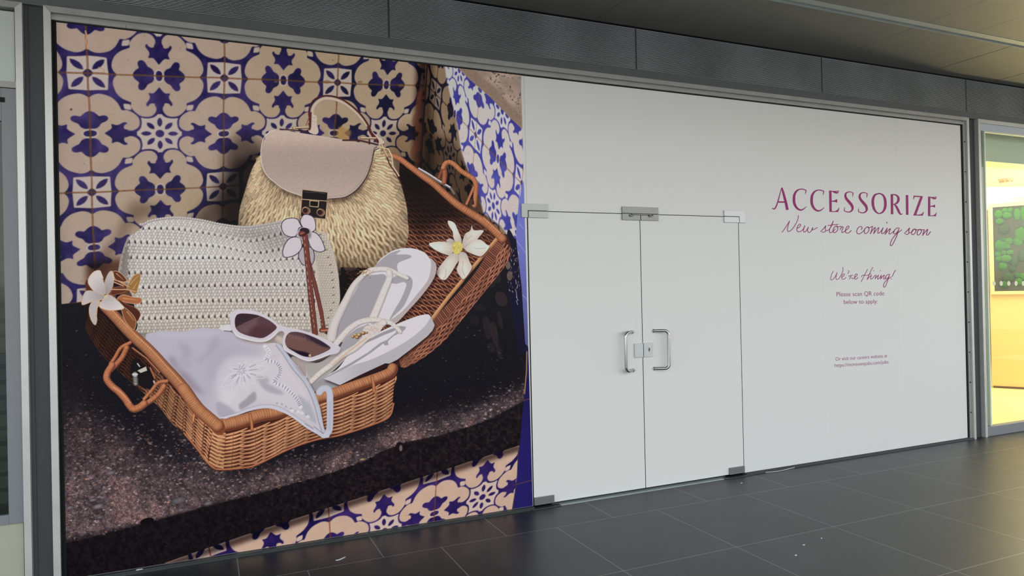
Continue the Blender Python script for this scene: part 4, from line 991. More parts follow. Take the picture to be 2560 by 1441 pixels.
    C.blob(549, 1073, 13, 3, -3, 15, c8(214, 140, 86), edge=c8(136, 72, 42), p=2.6, off=(-.2, -.4))
    for i in range(5): C.line([(540+i*5, 1066), (541+i*5, 1086)], 1, c8(120, 60, 38), a=.7)
    tail = C.mask(spl([(x, y) for x, y in TK([(870, 1150), (1000, 1112), (1150, 1062), (1300, 1038), (1420, 1060), (1550, 1122), (1700, 1232), (1820, 1306), (1880, 1346), (1945, 1305), (1888, 1260), (1862, 1150), (1840, 1040), (1800, 920), (1700, 850), (1400, 900), (1000, 950), (860, 1050)])]))*C.mask(P)
    tail = np.maximum(tail, C.mask(P)*(Yg < 1040))
    C.img = (C.img*(1-tail[..., None])+keep*tail[..., None]).astype(np.float32)
    wrapped(lr[-4:], 32, c8(192, 128, 84), c8(116, 62, 42), step=5.4, w2=33)
    C.line(TM([(1545, 372), (1575, 335), (1630, 328), (1662, 370), (1668, 480), (1668, 640), (1662, 790), (1630, 850)]), 17, c8(188, 188, 202), edge=c8(150, 148, 164), sm=True, pw=6)
    P2 = spl(TM([(1668, 480), (1666, 640), (1658, 800)]), False, 12)
    for x, y in P2: C.line([(x-3, y), (x+4, y)], .9, c8(146, 146, 162), a=.7)
    C.line(TM([(1500, 790), (1570, 860), (1640, 872)]), 9, c8(190, 190, 203), sm=True); C.line(TM([(1480, 760), (1590, 845)]), 1.2, c8(106, 104, 118))

    # ================= sunglasses =================
    C.line(TL([(960, 600), (1060, 690)]), 9, c8(206, 196, 184)); C.poly(TL([(900, 600), (1060, 600), (1060, 760), (980, 720)]), c8(188, 176, 164), blur=1, a=.8)
    C.poly(TL([(1250, 960), (1420, 1030), (1500, 1200), (1420, 1300), (1300, 1120)]), c8(160, 144, 140), blur=3, a=.7)
    C.poly(TL([(-70, 400), (0, 380), (130, 380), (130, 480), (0, 488), (-60, 460)]), c8(204, 202, 204)); C.line(TL([(0, 488), (150, 500)]), 1.4, c8(60, 48, 52))
    frame = [(112, 240), (150, 150), (250, 104), (450, 112), (650, 160), (850, 265), (985, 370), (1150, 425), (1350, 462), (1600, 540), (1850, 650), (2010, 730), (2095, 790), (2050, 885), (1900, 925), (1700, 1000), (1550, 1038), (1420, 1012), (1250, 930), (1105, 850), (1055, 750), (1066, 610), (1085, 530),
             (1040, 492), (975, 515), (900, 590), (790, 668), (640, 692), (450, 662), (250, 602), (160, 500), (122, 370)]
    Pf = spl(TL(frame)); C.poly([(x+3, y+5) for x, y in Pf], c8(130, 110, 104), a=.6, blur=3, sm=False)
    C.poly(Pf, None, sm=False, fn=lambda X, Y: (c8(200, 193, 202)*(1.-.0*X[..., None]))+0*Y[..., None])
    C.line(spl(TL([(170, 500), (260, 585), (450, 648), (640, 676), (780, 655), (890, 580), (960, 508)]), False), 2.4, c8(222, 216, 214), a=.9)
    C.line(spl(TL([(1070, 760), (1120, 840), (1260, 915), (1430, 998), (1550, 1022), (1700, 985), (1890, 912)]), False), 2.4, c8(222, 214, 212), a=.9)
    l1 = spl(TL([(199, 330), (213, 240), (265, 188), (400, 180), (600, 208), (780, 285), (900, 368), (944, 430), (880, 500), (780, 572), (685, 613), (560, 600), (400, 560), (280, 505), (215, 430)]))
    l2 = spl(TL([(1108, 690), (1128, 585), (1200, 518), (1330, 514), (1500, 558), (1700, 645), (1850, 738), (1912, 800), (1820, 862), (1650, 932), (1545, 957), (1400, 930), (1250, 850), (1145, 780)]))
    for l in (l1, l2): C.line(np.vstack([l, l[:1]]), 1.6, c8(96, 70, 74)); C.poly(l, c8(88, 60, 66), sm=False)
    C.clip = C.mask(l1)
    C.poly(TL([(180, 160), (640, 160), (640, 240), (420, 330), (200, 440), (150, 400)]), c8(56, 38, 44), sm=False)
    C.line(TL([(200, 440), (420, 330), (640, 235)]), 1.4, c8(124, 98, 100), a=.8)
    C.poly(TL([(250, 430), (450, 330), (600, 260), (560, 420), (420, 520), (300, 500)]), c8(116, 88, 94), blur=4, a=.7)
    C.poly(TL([(500, 430), (900, 420), (800, 600), (500, 600)]), c8(78, 46, 56), blur=5, a=.8)
    C.clip = C.mask(l2)
    C.poly(TL([(1100, 600), (1300, 600), (1850, 780), (1900, 830), (1600, 950), (1400, 880), (1120, 780)]), c8(112, 78, 72), blur=2)
    C.poly(TL([(1450, 540), (1850, 720), (1900, 790), (1750, 760), (1550, 640)]), c8(46, 34, 54), blur=2, a=.9)
    C.poly(TL([(1130, 780), (1300, 840), (1500, 880), (1560, 960), (1400, 950), (1200, 850)]), c8(30, 20, 40), blur=1)
    C.poly(TL([(1520, 920), (1560, 905), (1570, 955), (1530, 950)]), c8(206, 168, 120), sm=False)
    for k in range(6): C.blob(*TL([(1180+k*55, 570+k*14)])[0], 4, 0, 0, 5, c8(126, 92, 88), a=.5, p=2)
    C.clip = None

    # ================= hair clips =================
    go, cu, br = c8(202, 164, 124), c8(160, 92, 56), c8(92, 46, 34)
    for q, c_, e_ in (([(650, 985), (720, 1000), (785, 1065), (795, 1110), (720, 1110), (660, 1060)], br, go), ([(345, 1090), (335, 1160), (370, 1250), (450, 1250), (480, 1150), (420, 1080)], br*.9, br),
                      ([(700, 1240), (620, 1250), (640, 1180), (720, 1160), (800, 1200)], br, cu), ([(940, 1010), (870, 1040), (822, 1120), (800, 1170), (840, 1210), (900, 1240), (930, 1150), (952, 1060)], c8(150, 108, 60), go),
                      ([(690, 1290), (760, 1250), (860, 1275), (950, 1285), (968, 1310), (930, 1350), (840, 1345), (740, 1320)], cu*1.05, go), ([(700, 1300), (800, 1360), (900, 1400), (950, 1470), (900, 1560), (860, 1480), (780, 1420)], br*.8, cu),
                      ([(740, 1380), (830, 1440), (900, 1540), (880, 1640), (820, 1600), (760, 1500)], cu*.8, go)):
        Pq = spl(TB(q)); C.poly(Pq, c_, sm=False); C.line(np.vstack([Pq, Pq[:1]]), 1.4, e_, a=.9)
    for q in ([(840, 1130), (900, 1060), (935, 1030)], [(870, 1180), (920, 1100)], [(760, 1290), (850, 1300), (930, 1310)], [(680, 1010), (760, 1080)], [(800, 1440), (880, 1540)]): C.line(TB(q), 2.6, c8(206, 154, 88), a=.8, w2=1)
    for q in ([(640, 1100), (760, 1150)], [(630, 1190), (800, 1190), (900, 1215)], [(690, 1090), (820, 1160)], [(650, 1080), (760, 1110), (850, 1080)]): C.line(TB(q), 3, go, edge=cu)
    wt = c8(186, 178, 176)
    for q, k in (([(490, 975), (430, 988), (380, 1040), (360, 1100), (385, 1160), (440, 1215), (540, 1250), (562, 1190), (535, 1100), (510, 1010)], 1.), ([(610, 985), (570, 1050), (548, 1130), (560, 1230), (590, 1240), (635, 1160), (650, 1080), (640, 1010)], .9),
                 ([(560, 1275), (430, 1212), (340, 1210), (300, 1285), (298, 1362), (400, 1330), (500, 1310)], .92), ([(570, 1250), (640, 1270), (720, 1340), (764, 1390), (735, 1415), (600, 1425), (510, 1400), (488, 1365), (530, 1300)], 1.03)):
        Pq = spl(TB(q)); C.poly(Pq, None, sm=False, fn=lambda X, Y: wt*k*(.86+.22*np.clip(((TB([(565, 1240)])[0][0]-X)**2+(TB([(565, 1240)])[0][1]-Y)**2)**.5/48, 0, 1))[..., None])
        C.line(np.vstack([Pq, Pq[:1]]), 1.3, go)
    Pq = spl(TI([(235, 385), (180, 390), (150, 440), (150, 500), (170, 560), (200, 592), (214, 545), (205, 490), (222, 430)])); C.poly(Pq, wt*.95, sm=False); C.line(np.vstack([Pq, Pq[:1]]), 1.6, go)
    C.line(TI([(245, 395), (215, 450), (208, 540)]), 2.4, go); C.line(TB([(500, 985), (530, 1060)]), 1.8, c8(230, 200, 160)); C.line(TB([(630, 985), (655, 1080)]), 2.2, c8(220, 190, 150)); C.blob(*TB([(562, 1272)])[0], 5, 0, 0, 5, c8(198, 176, 146), p=2)
    return C
# ---------------------------------------------------------------- the place
XL, XR = -.735, 7.085            # clear opening of the boarded shopfront
ZT = 3.185                       # top of the opening
ZC = 3.668                       # ceiling
# floor: dark slate tiles, first course narrow, courses staggered by half a tile
def floor_material():
    m = bpy.data.materials.new('slate_floor_tiles'); m.use_nodes = True; nt = m.node_tree; b = nt.nodes['Principled BSDF']; L = nt.links
    N = lambda t: nt.nodes.new(t)
    def math_(op, a, b_=None, c=None):
        n = N('ShaderNodeMath'); n.operation = op
        for i, v in enumerate((a, b_, c)):
            if v is None: continue
            if isinstance(v, (int, float)): n.inputs[i].default_value = v
            else: L.new(v, n.inputs[i])
        return n.outputs[0]
    g = N('ShaderNodeNewGeometry'); s = N('ShaderNodeSeparateXYZ'); L.new(g.outputs['Position'], s.inputs[0]); x, y = s.outputs[0], s.outputs[1]
    yy = math_('MULTIPLY', math_('ADD', y, .4429), -1/.8248)          # course number counted from the first joint
    fr = math_('FRACT', yy); d1 = math_('MINIMUM', fr, math_('SUBTRACT', 1., fr)); d1 = math_('MULTIPLY', d1, .8248)
    first = math_('LESS_THAN', yy, 0.)
    d1b = math_('ABSOLUTE', math_('ADD', y, .4429)); d1 = math_('MINIMUM', d1, d1b)
    off = math_('ADD', 1.342, math_('MULTIPLY', first, .9756-1.342))
    xs = math_('DIVIDE', math_('SUBTRACT', x, off), .8127); fx = math_('FRACT', xs)
    d2 = math_('MULTIPLY', math_('MINIMUM', fx, math_('SUBTRACT', 1., fx)), .8127)
    d = math_('MINIMUM', d1, d2)
    joint = N('ShaderNodeMapRange'); L.new(d, joint.inputs[0]); joint.inputs[1].default_value = .0022; joint.inputs[2].default_value = .0040
    joint.inputs[3].default_value = 1; joint.inputs[4].default_value = 0
    cell = N('ShaderNodeCombineXYZ'); L.new(math_('FLOOR', xs), cell.inputs[0]); L.new(math_('FLOOR', yy), cell.inputs[1])
    wnz = N('ShaderNodeTexWhiteNoise'); L.new(cell.outputs[0], wnz.inputs[0])
    n1 = N('ShaderNodeTexNoise'); n1.inputs['Scale'].default_value = 3.; n1.inputs['Detail'].default_value = 8; n1.inputs['Roughness'].default_value = .65; L.new(g.outputs['Position'], n1.inputs['Vector'])
    n2 = N('ShaderNodeTexNoise'); n2.inputs['Scale'].default_value = 95.; n2.inputs['Detail'].default_value = 5; n2.inputs['Roughness'].default_value = .7; L.new(g.outputs['Position'], n2.inputs['Vector'])
    n3 = N('ShaderNodeTexNoise'); n3.inputs['Scale'].default_value = 420.; L.new(g.outputs['Position'], n3.inputs['Vector'])
    v = math_('ADD', math_('MULTIPLY', n1.outputs['Fac'], .5), math_('ADD', math_('MULTIPLY', n2.outputs['Fac'], .45), math_('MULTIPLY', wnz.outputs['Value'], .12)))
    ramp = N('ShaderNodeValToRGB'); L.new(v, ramp.inputs[0])
    ramp.color_ramp.elements[0].position = .30; ramp.color_ramp.elements[0].color = (.016, .017, .018, 1)
    ramp.color_ramp.elements[1].position = .75; ramp.color_ramp.elements[1].color = (.046, .049, .052, 1)
    speck = math_('MULTIPLY', math_('GREATER_THAN', n3.outputs['Fac'], .735), .25)
    mx0 = N('ShaderNodeMix'); mx0.data_type = 'RGBA'; L.new(speck, mx0.inputs[0]); L.new(ramp.outputs[0], mx0.inputs[6]); mx0.inputs[7].default_value = (.3, .3, .3, 1)
    mx = N('ShaderNodeMix'); mx.data_type = 'RGBA'; L.new(math_('MULTIPLY', joint.outputs[0], .85), mx.inputs[0]); L.new(mx0.outputs[2], mx.inputs[6]); mx.inputs[7].default_value = (.21, .215, .215, 1)
    L.new(mx.outputs[2], b.inputs['Base Color'])
    r = N('ShaderNodeMapRange'); L.new(n2.outputs['Fac'], r.inputs[0]); r.inputs[3].default_value = .30; r.inputs[4].default_value = .48
    L.new(r.outputs[0], b.inputs['Roughness']); b.inputs['Specular IOR Level'].default_value = .45
    bp = N('ShaderNodeBump'); bp.inputs['Strength'].default_value = .16; bp.inputs['Distance'].default_value = .003; L.new(n2.outputs['Fac'], bp.inputs['Height']); L.new(bp.outputs[0], b.inputs['Normal'])
    return m
fl = MB().box(-4, 15, -5.4, .03, -.1, 0).box(XL-.02, XR+.02, .03, .07, -.1, 0).build('floor', floor_material()); tag(fl, kind='structure')
tag(MB().box(-12, 24, -22, -5.4, -.1, -.002).build('floor_outer', mat('pale_bounce_paving', (.42, .41, .39, 1), .7, noise=(3, .1))), kind='structure')  # unseen paving, made pale to bounce light up to wall and soffit
# soffit in panels, with a shallow light channel running along it
def ceiling_material():
    m = bpy.data.materials.new('soffit_panels'); m.use_nodes = True; nt = m.node_tree; b = nt.nodes['Principled BSDF']; L = nt.links
    g = nt.nodes.new('ShaderNodeNewGeometry'); n = nt.nodes.new('ShaderNodeTexNoise'); n.inputs['Scale'].default_value = 5; n.inputs['Detail'].default_value = 5
    L.new(g.outputs['Position'], n.inputs['Vector']); r = nt.nodes.new('ShaderNodeValToRGB'); L.new(n.outputs['Fac'], r.inputs[0])
    r.color_ramp.elements[0].color = (.125, .125, .117, 1); r.color_ramp.elements[1].color = (.16, .158, .145, 1)
    L.new(r.outputs[0], b.inputs['Base Color']); b.inputs['Roughness'].default_value = .55
    return m
cm = ceiling_material()
c = MB(); seam_x = [-2.24, -.98, .28, 1.54, 2.80, 4.03, 5.32, 6.57, 7.55, 8.82, 10.1]
seam_far = [-1.6, -.35, .9, 2.16, 3.42, 4.67, 5.32, 5.915, 7.17, 8.4]
edges = sorted(set([-4.]+seam_x+[14.]))
for a, bb in zip(edges[:-1], edges[1:]): c.box(a+(.006 if a in (6.57, 7.55) else .002), bb-(.004 if bb in (6.57, 7.55) else .002), -.803, -.012, ZC, ZC+.05)
edges = sorted(set([-4.]+seam_far+[14.]))
for a, bb in zip(edges[:-1], edges[1:]): c.box(a+.0015, bb-.0015, -3.5, -.912, ZC, ZC+.05)
c.box(-4, 14, -3.5, 0, ZC+.052, ZC+.2)
tag(c.build('ceiling', cm), kind='structure')
ch = MB().box(-4, 14, -.908, -.807, ZC+.012, ZC+.03); ch.box(-4, 14, -.911, -.906, ZC-.004, ZC+.03).box(-4, 14, -.808, -.803, ZC-.006, ZC+.03)
tag(ch.build('trim_1', mat('soffit_channel', (.36, .39, .38, 1), .4, metal=.2, noise=(4, .1))), kind='structure')
# upper wall: beam, shadow line and backing of the grille
tag(MB().box(-4, 14, -.012, .3, 3.262, 3.332).build('trim_2', M['beam']), kind='structure')
tag(MB().box(-4, 14, .032, .3, 3.332, 3.72).build('wall_upper', M['black']), kind='structure')
# grille panels: horizontal ribs with real depth
def grille(x0, x1, label):
    t = empty('grille_panel', ((x0+x1)/2, 0, 3.335), label, 'grille', 'ribbed grille panels above the shopfronts')
    n = 36; z0, z1 = 3.336, 3.660; dz = (z1-z0)/n; pts = []
    for i in range(n):
        z = z0+i*dz; pts += [(.022, z), (-.002, z+dz*.06), (-.005, z+dz*.28), (-.004, z+dz*.52), (.022, z+dz*.60)]
    pts += [(.022, z1), (.028, z1), (.028, z0)]
    o = MB().profile(pts, x0+.004, x1-.004).build('ribbed_sheet', M['louvre'], t); o.data.materials.append(M['black'])
    for p_ in o.data.polygons:          # shade in the slots between the ribs, put in as black
        ys = [o.data.vertices[v].co.y for v in p_.vertices]
        if len(p_.vertices) == 4 and max(ys) > .02: p_.material_index = 1
    for a_, b_ in ((x0+.001, x0+.006), (x1-.006, x1-.001)): MB().box(a_, b_, -.006, .028, z0, z1).build('end_strip', M['paint'], t)
G = [(-2.8, -.801, 'ribbed metal grille panel above the grey door at the far left'), (-.801, 1.186, 'ribbed metal grille panel above the tiled left half of the poster'), (1.186, 3.171, 'ribbed metal grille panel above the join of poster and white boards'),
     (3.171, 5.163, 'ribbed metal grille panel above the right door leaf'), (5.163, 7.155, 'ribbed metal grille panel above the plum lettering'), (7.155, 9.15, 'ribbed metal grille panel above the brightly lit shop window')]
for g in G: grille(*g)
# piers between the shopfronts
tag(MB().box(-.893, -.790, .012, .3, -.02, 3.262).box(-.895, -.872, .005, .3, -.02, 3.262).build('wall_left', M['paint']), kind='structure')
tag(MB().box(7.150, 7.300, .012, .3, -.02, 3.262).build('wall_right', M['paint']), kind='structure')
tag(MB().box(XL-.02, XR+.02, .06, .10, .0, 3.262).build('wall_back', M['black']), kind='structure')
# aluminium channel round the big opening
sf = empty('shopfront_frame', (-.77, 0, 0), 'brushed aluminium channel frame round the poster and white boards', 'frame')
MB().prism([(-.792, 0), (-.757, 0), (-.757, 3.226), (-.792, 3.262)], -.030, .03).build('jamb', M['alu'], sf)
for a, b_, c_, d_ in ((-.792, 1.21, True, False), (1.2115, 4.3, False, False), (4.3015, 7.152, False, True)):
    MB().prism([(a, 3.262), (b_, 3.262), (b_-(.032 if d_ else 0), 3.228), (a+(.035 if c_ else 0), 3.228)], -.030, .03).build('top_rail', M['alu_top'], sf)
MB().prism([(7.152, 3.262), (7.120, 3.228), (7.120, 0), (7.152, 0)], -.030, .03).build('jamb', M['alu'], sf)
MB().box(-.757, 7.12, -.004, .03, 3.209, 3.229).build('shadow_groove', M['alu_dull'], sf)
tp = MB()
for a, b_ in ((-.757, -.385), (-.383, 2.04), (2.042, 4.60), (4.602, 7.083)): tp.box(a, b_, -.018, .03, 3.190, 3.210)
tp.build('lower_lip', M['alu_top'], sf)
MB().box(7.083, 7.121, -.012, .03, .0, 3.228).build('screw_strip', M['alu_dull'], sf)
MB().box(-.757, -.735, -.002, .03, .0, 3.20).box(-.7515, -.7475, -.010, .0, .0, 3.20).build('gasket', M['black'], sf)
MB().box(7.060, 7.084, -.004, .03, .0, 3.20).box(-.74, 7.07, -.001, .03, 3.181, 3.191).build('gasket', M['black'], sf)
for k in range(10):
    z = .27+k*.305; MB().tube([(7.100, -.0122, z), (7.100, -.0165, z)], .006, 10).build('screw', M['black'], sf)
# threshold rail along the foot of the shopfront
tr_ = MB().box(-.757, 2.19, -.036, .03, 0, .010).box(-.757, 2.19, -.028, .03, .010, .018)
for x in np.arange(-.4, 2.1, .42): tr_.box(x, x+.004, -.037, -.0355, 0, .011)
tag(tr_.build('trim_3', M['thresh'], None), kind='structure')
tag(MB().box(4.172, 7.12, -.030, .03, 0, .012).box(4.172, 7.12, -.006, .03, .012, .018).build('trim_4', M['paint']), kind='structure')
tag(MB().box(2.40, 3.98, -.034, .05, 0, .006).box(2.36, 2.40, -.030, .05, 0, .004).build('trim_5', M['thresh_l']), kind='structure')

# boards: the poster's sheet, the transom over the doors and the right-hand sheet
def sheet(name, pts, m, y0=0., y1=.010):
    o = MB().prism(pts, y0, y1).build(name, m, bevel=.0008); return tag(o, kind='structure')
XD0, XDM, XD1 = 2.196, 3.176, 4.168
sheet('window_1', [(XL, .019), (2.190, .019), (2.190, 2.187), (2.190, 3.183), (XL, 3.183)], M['film'])
sheet('window_2', [(XD1+.003, .016), (7.062, .016), (7.062, 3.183), (2.1915, 3.183), (2.1915, 2.189), (XD1+.003, 2.189)], M['film'])
sl = MB().box(XDM-.0028, XDM+.0028, .0006, .011, .022, 2.184).box(XD0-.003, XD0+.0028, .0006, .011, .022, 2.189).box(XD1-.0028, XD1+.0028, .0006, .011, .022, 2.189).box(XD0, XD1, .0006, .011, 2.1842, 2.1888)  # black strips stand in for the shade in the gaps round the doors
tag(sl.build('trim_8', M['black']), kind='structure')
# faint upright folds where strips of film overlap
# ---- the poster ----
def poster():
    C = draw_picture()
    NX, NZ = GRID
    u = np.linspace(0, 1, NX); w = np.linspace(0, 1, NZ)
    U, Wz = np.meshgrid(u, w)
    Z = .0205+(3.1825-.0205)*Wz
    X0 = -.7345+0*Wz; X1 = 2.1865-.0215*Wz
    X = X0+(X1-X0)*U; Y = np.full_like(X, -.0012)
    # where each point of the sheet sits in the tracing
    Yd = DIST; Zd = Z-EYE
    xr = math.cos(YAW)*X-math.sin(YAW)*Yd; yr = math.sin(YAW)*X+math.cos(YAW)*Yd
    f = math.cos(PITCH)*yr+math.sin(PITCH)*Zd; up = -math.sin(PITCH)*yr+math.cos(PITCH)*Zd
    a = xr/f; b = -up/f; c_, s_ = math.cos(ROLL), math.sin(ROLL)
    px = 1280+F_PX*(c_*a-s_*b); py = 720.5+F_PX*(s_*a+c_*b)
    x = np.clip((px-PX0)*PS-.5, 0, PW-1.001); y = np.clip((py-PY0)*PS-.5, 0, PH-1.001)
    img = boxblur(C.img, 0)
    xi = x.astype(int); yi = y.astype(int); fx = (x-xi)[..., None]; fy = (y-yi)[..., None]
    col = (img[yi, xi]*(1-fx)+img[yi, xi+1]*fx)*(1-fy)+(img[yi+1, xi]*(1-fx)+img[yi+1, xi+1]*fx)*fy
    col = np.clip(col, 0, 1); col = col.mean(-1, keepdims=True)*.10+col*.90; lin = np.where(col <= .04045, col/12.92, ((col+.055)/1.055)**2.4)/(PRINT_K[0]-(PRINT_K[0]-PRINT_K[1])*Wz[..., None]**2)
    lin = np.clip(lin-PRINT_BLACK, .0, .92)
    me = bpy.data.meshes.new('poster'); nv = NX*NZ
    me.vertices.add(nv); me.vertices.foreach_set('co', np.stack([X, Y, Z], -1).astype(np.float32).ravel())
    i = (np.arange(NZ-1)[:, None]*NX+np.arange(NX-1)[None, :]).ravel()
    quads = np.stack([i, i+1, i+1+NX, i+NX], -1).astype(np.int32)
    me.loops.add(quads.size); me.loops.foreach_set('vertex_index', quads.ravel())
    me.polygons.add(len(quads)); me.polygons.foreach_set('loop_start', np.arange(0, quads.size, 4, dtype=np.int32))
    me.update(calc_edges=True)
    at = me.color_attributes.new('print', 'FLOAT_COLOR', 'POINT')
    at.data.foreach_set('color', np.concatenate([lin, np.ones(lin.shape[:2]+(1,))], -1).astype(np.float32).ravel())
    m = bpy.data.materials.new('printed_vinyl'); m.use_nodes = True; nt = m.node_tree; b = nt.nodes['Principled BSDF']
    vc = nt.nodes.new('ShaderNodeVertexColor'); vc.layer_name = 'print'; nt.links.new(vc.outputs[0], b.inputs['Base Color'])
    b.inputs['Roughness'].default_value = .42; b.inputs['Specular IOR Level'].default_value = .10
    g = nt.nodes.new('ShaderNodeNewGeometry'); n = nt.nodes.new('ShaderNodeTexNoise'); n.inputs['Scale'].default_value = 1.3; nt.links.new(g.outputs['Position'], n.inputs['Vector'])
    bp = nt.nodes.new('ShaderNodeBump'); bp.inputs['Strength'].default_value = .05; bp.inputs['Distance'].default_value = .01; nt.links.new(n.outputs['Fac'], bp.inputs['Height']); nt.links.new(bp.outputs[0], b.inputs['Normal'])
    me.materials.append(m)
    o = bpy.data.objects.new('wall_poster', me); COL.objects.link(o)
    tag(o, 'huge printed poster of straw bags, sandals and sunglasses in a wicker basket before blue tiles', 'poster')
poster()

# ---- glass doors ----
def door(i, x0, x1, hinge_left):
    t = empty('door_%d' % i, ((x0+x1)/2, 0, .02), kind='structure')
    MB().box(x0+.003, x1-.003, 0, .011, .022, 2.184).build('door_leaf', M['film_door'], t, bevel=.0008)
    s = -1 if hinge_left else 1     # pull handle: stubs on the leaf, grip cranked sideways and outwards
    xb = 3.083 if hinge_left else 3.279; xg = xb+s*(.098 if hinge_left else .108); yg = -.052
    P = []; z0, z1 = .957, 1.258
    P.append((xb, 0, z1)); P.append((xb+s*.02, -.011, z1))
    for k in range(9):
        a = k/8*PI/2; r = .034; P.append((xg-s*(r-r*math.sin(a)), yg+.012*(1-math.sin(a)), z1-r*(1-math.cos(a))))
    for k in range(9):
        a = k/8*PI/2; r = .034; P.append((xg-s*(r-r*math.cos(a)), yg+.012*(1-math.cos(a)), z0+r*(1-math.sin(a))))
    P.append((xb+s*.02, -.011, z0)); P.append((xb, 0, z0))
    h = MB().tube(P, .0125, 18).build('pull_handle', M['steel'], t, smooth=True)
    for z in (z0, z1): MB().tube([(xb, 0, z), (xb+s*.004, -.004, z)], .0155, 18).build('handle_rose', M['steel'], h, smooth=False)
    return t
door(1, XD0, XDM, True); door(2, XDM, XD1, False)
# centre lock: a plate on each leaf
for x0, x1, lab in ((3.094, 3.173, 'plain square steel lock plate on the left door leaf'), (3.179, 3.262, 'square steel lock plate with keyhole on the right door leaf')):
    t = empty('lock', ((x0+x1)/2, 0, 1.11), lab, 'lock', 'steel plates of the centre lock')
    MB().box(x0, x1, -.012, -.0005, 1.055, 1.165).build('lock_plate', M['satin_light'], t, bevel=.0015)
    if x0 > 3.17:
        MB().tube([(3.228, -.0121, 1.118), (3.228, -.0155, 1.118)], .0115, 20).build('keyhole_rose', M['steel'], t, bevel=.001)
        MB().tube([(3.228, -.0156, 1.119), (3.228, -.0165, 1.119)], .0050, 14).box(3.2255, 3.2305, -.0165, -.0156, 1.099, 1.119).build('keyhole', M['black'], t)
# patch fittings: plates split by the leaf's edge
def patch(lab, plates, stop=None, m='satin'):
    xs = [p[0] for q in plates for p in q]; zs = [p[1] for q in plates for p in q]
    t = empty('patch_fitting', ((min(xs)+max(xs))/2, 0, min(zs)), lab, 'door fitting', 'steel patch fittings of the glass doors')
    for q in plates: MB().prism(q, -.013, -.0006).build('cover_plate', M[m], t, bevel=.0012)
    if stop:
        for x in stop: MB().tube([(x-.02, -.014, 2.175), (x-.008, -.024, 2.170), (x+.008, -.024, 2.170), (x+.02, -.014, 2.178)], .006, 10).build('catch', M['steel'], t, smooth=True)
        MB().tube([(stop[0], -.020, 2.183), (stop[1], -.020, 2.183)], .005, 10).build('catch_bar', M['steel'], t, smooth=True)
Lf = lambda a, b_, c_, d_: [(a, c_), (b_, c_), (b_, d_), (a, d_)]
patch('L-cut steel fitting at the top left corner of the left door, overlapping the poster', [[(2.143, 2.137), (2.192, 2.137), (2.192, 2.190), (2.358, 2.190), (2.358, 2.238), (2.143, 2.238)], Lf(2.199, 2.358, 2.137, 2.185)], m='satin_mid')
patch('wide steel fitting over the gap between both doors, with two small catches', [Lf(3.006, 3.346, 2.190, 2.241), Lf(3.006, 3.173, 2.137, 2.186), Lf(3.179, 3.346, 2.137, 2.186)], (3.09, 3.27))
patch('bright steel fitting at the top right corner of the right door', [[(4.010, 2.238), (4.010, 2.190), (4.171, 2.190), (4.171, 2.137), (4.234, 2.137), (4.234, 2.238)], Lf(4.010, 4.165, 2.137, 2.185)], m='satin_light')
patch('steel fitting at the foot of the left door beside the poster', [Lf(2.199, 2.360, .022, .079)])
patch('steel fitting at the foot of the right door beside the lettered board', [Lf(4.004, 4.166, .022, .079)])
for x0, x1, lab in ((2.16, 2.40, 'dark steel pivot plate in the floor under the left door'), (3.93, 4.24, 'dark steel pivot plate in the floor under the right door')):
    tag(MB().box(x0, x1, -.046, .0, .0, .007).build('floor_plate', M['thresh'], bevel=.001), lab, 'floor plate', 'door pivot plates in the floor')

# ---- lettering ----
def unproj(px, py, y=0.):
    u = (px-1280)/F_PX; v = (py-720.5)/F_PX; c_, s_ = math.cos(ROLL), math.sin(ROLL); u, v = c_*u+s_*v, -s_*u+c_*v
    yr = math.cos(PITCH)+math.sin(PITCH)*v; z = math.sin(PITCH)-math.cos(PITCH)*v
    dx = math.cos(YAW)*u+math.sin(YAW)*yr; dy = -math.sin(YAW)*u+math.cos(YAW)*yr
    t = (y+DIST)/dy; return (t*dx, EYE+t*z)
LY = [-.0008]
def ribbon(mb, st, K, thick=None, smooth=True):
    """a pen stroke with changing width, in board coordinates"""
    S = np.array([(p[0], p[1]) for p in st], float); Wd = np.array([(p[2] if len(p) > 2 else thick) for p in st], float)
    if smooth and len(S) > 2:
        n = 7; P = spl(S, False, n); ww = np.interp(np.linspace(0, len(S)-1, len(P)), range(len(S)), Wd)
    else: P, ww = S, Wd
    T = np.gradient(P, axis=0); T /= (np.hypot(*T.T)[:, None]+1e-9); Nn = np.stack([-T[:, 1], T[:, 0]], -1)
    A = P+Nn*ww[:, None]/2; B_ = P-Nn*ww[:, None]/2; n0 = len(mb.v); yy = LY[0]; LY[0] -= .00002
    for p, q_ in zip(A, B_):
        for r in (p, q_): x, z = unproj(K[0]+r[0]/K[2], K[1]+r[1]/K[2]); mb.v.append((x, yy, z))
    for i in range(len(P)-1): mb.f.append((n0+2*i, n0+2*i+1, n0+2*i+3, n0+2*i+2))
def ends(mb, st, K, thick):
    for p in (st[0], st[-1]):
        n0 = len(mb.v); r = thick/2; LY[0] -= .00002
        for k in range(12):
            x, z = unproj(K[0]+(p[0]+r*math.cos(k*PI/6))/K[2], K[1]+(p[1]+r*math.sin(k*PI/6))/K[2]); mb.v.append((x, LY[0], z))
        mb.f.append(tuple(range(n0, n0+12)))
K1 = (1900., 440., 5.12)
def sh_(st, dx, dy): return [(p[0]+dx, p[1]+dy)+tuple(p[2:]) for p in st]
Cst = [[(596, 392, 5), (562, 421, 13), (520, 437, 19), (472, 412, 27), (440, 355, 33), (434, 300, 34), (441, 240, 31), (470, 192, 22), (512, 171, 13), (552, 172, 12), (590, 184, 10)], [(588, 180, 12), (586, 205, 12), (578, 238, 3)]]
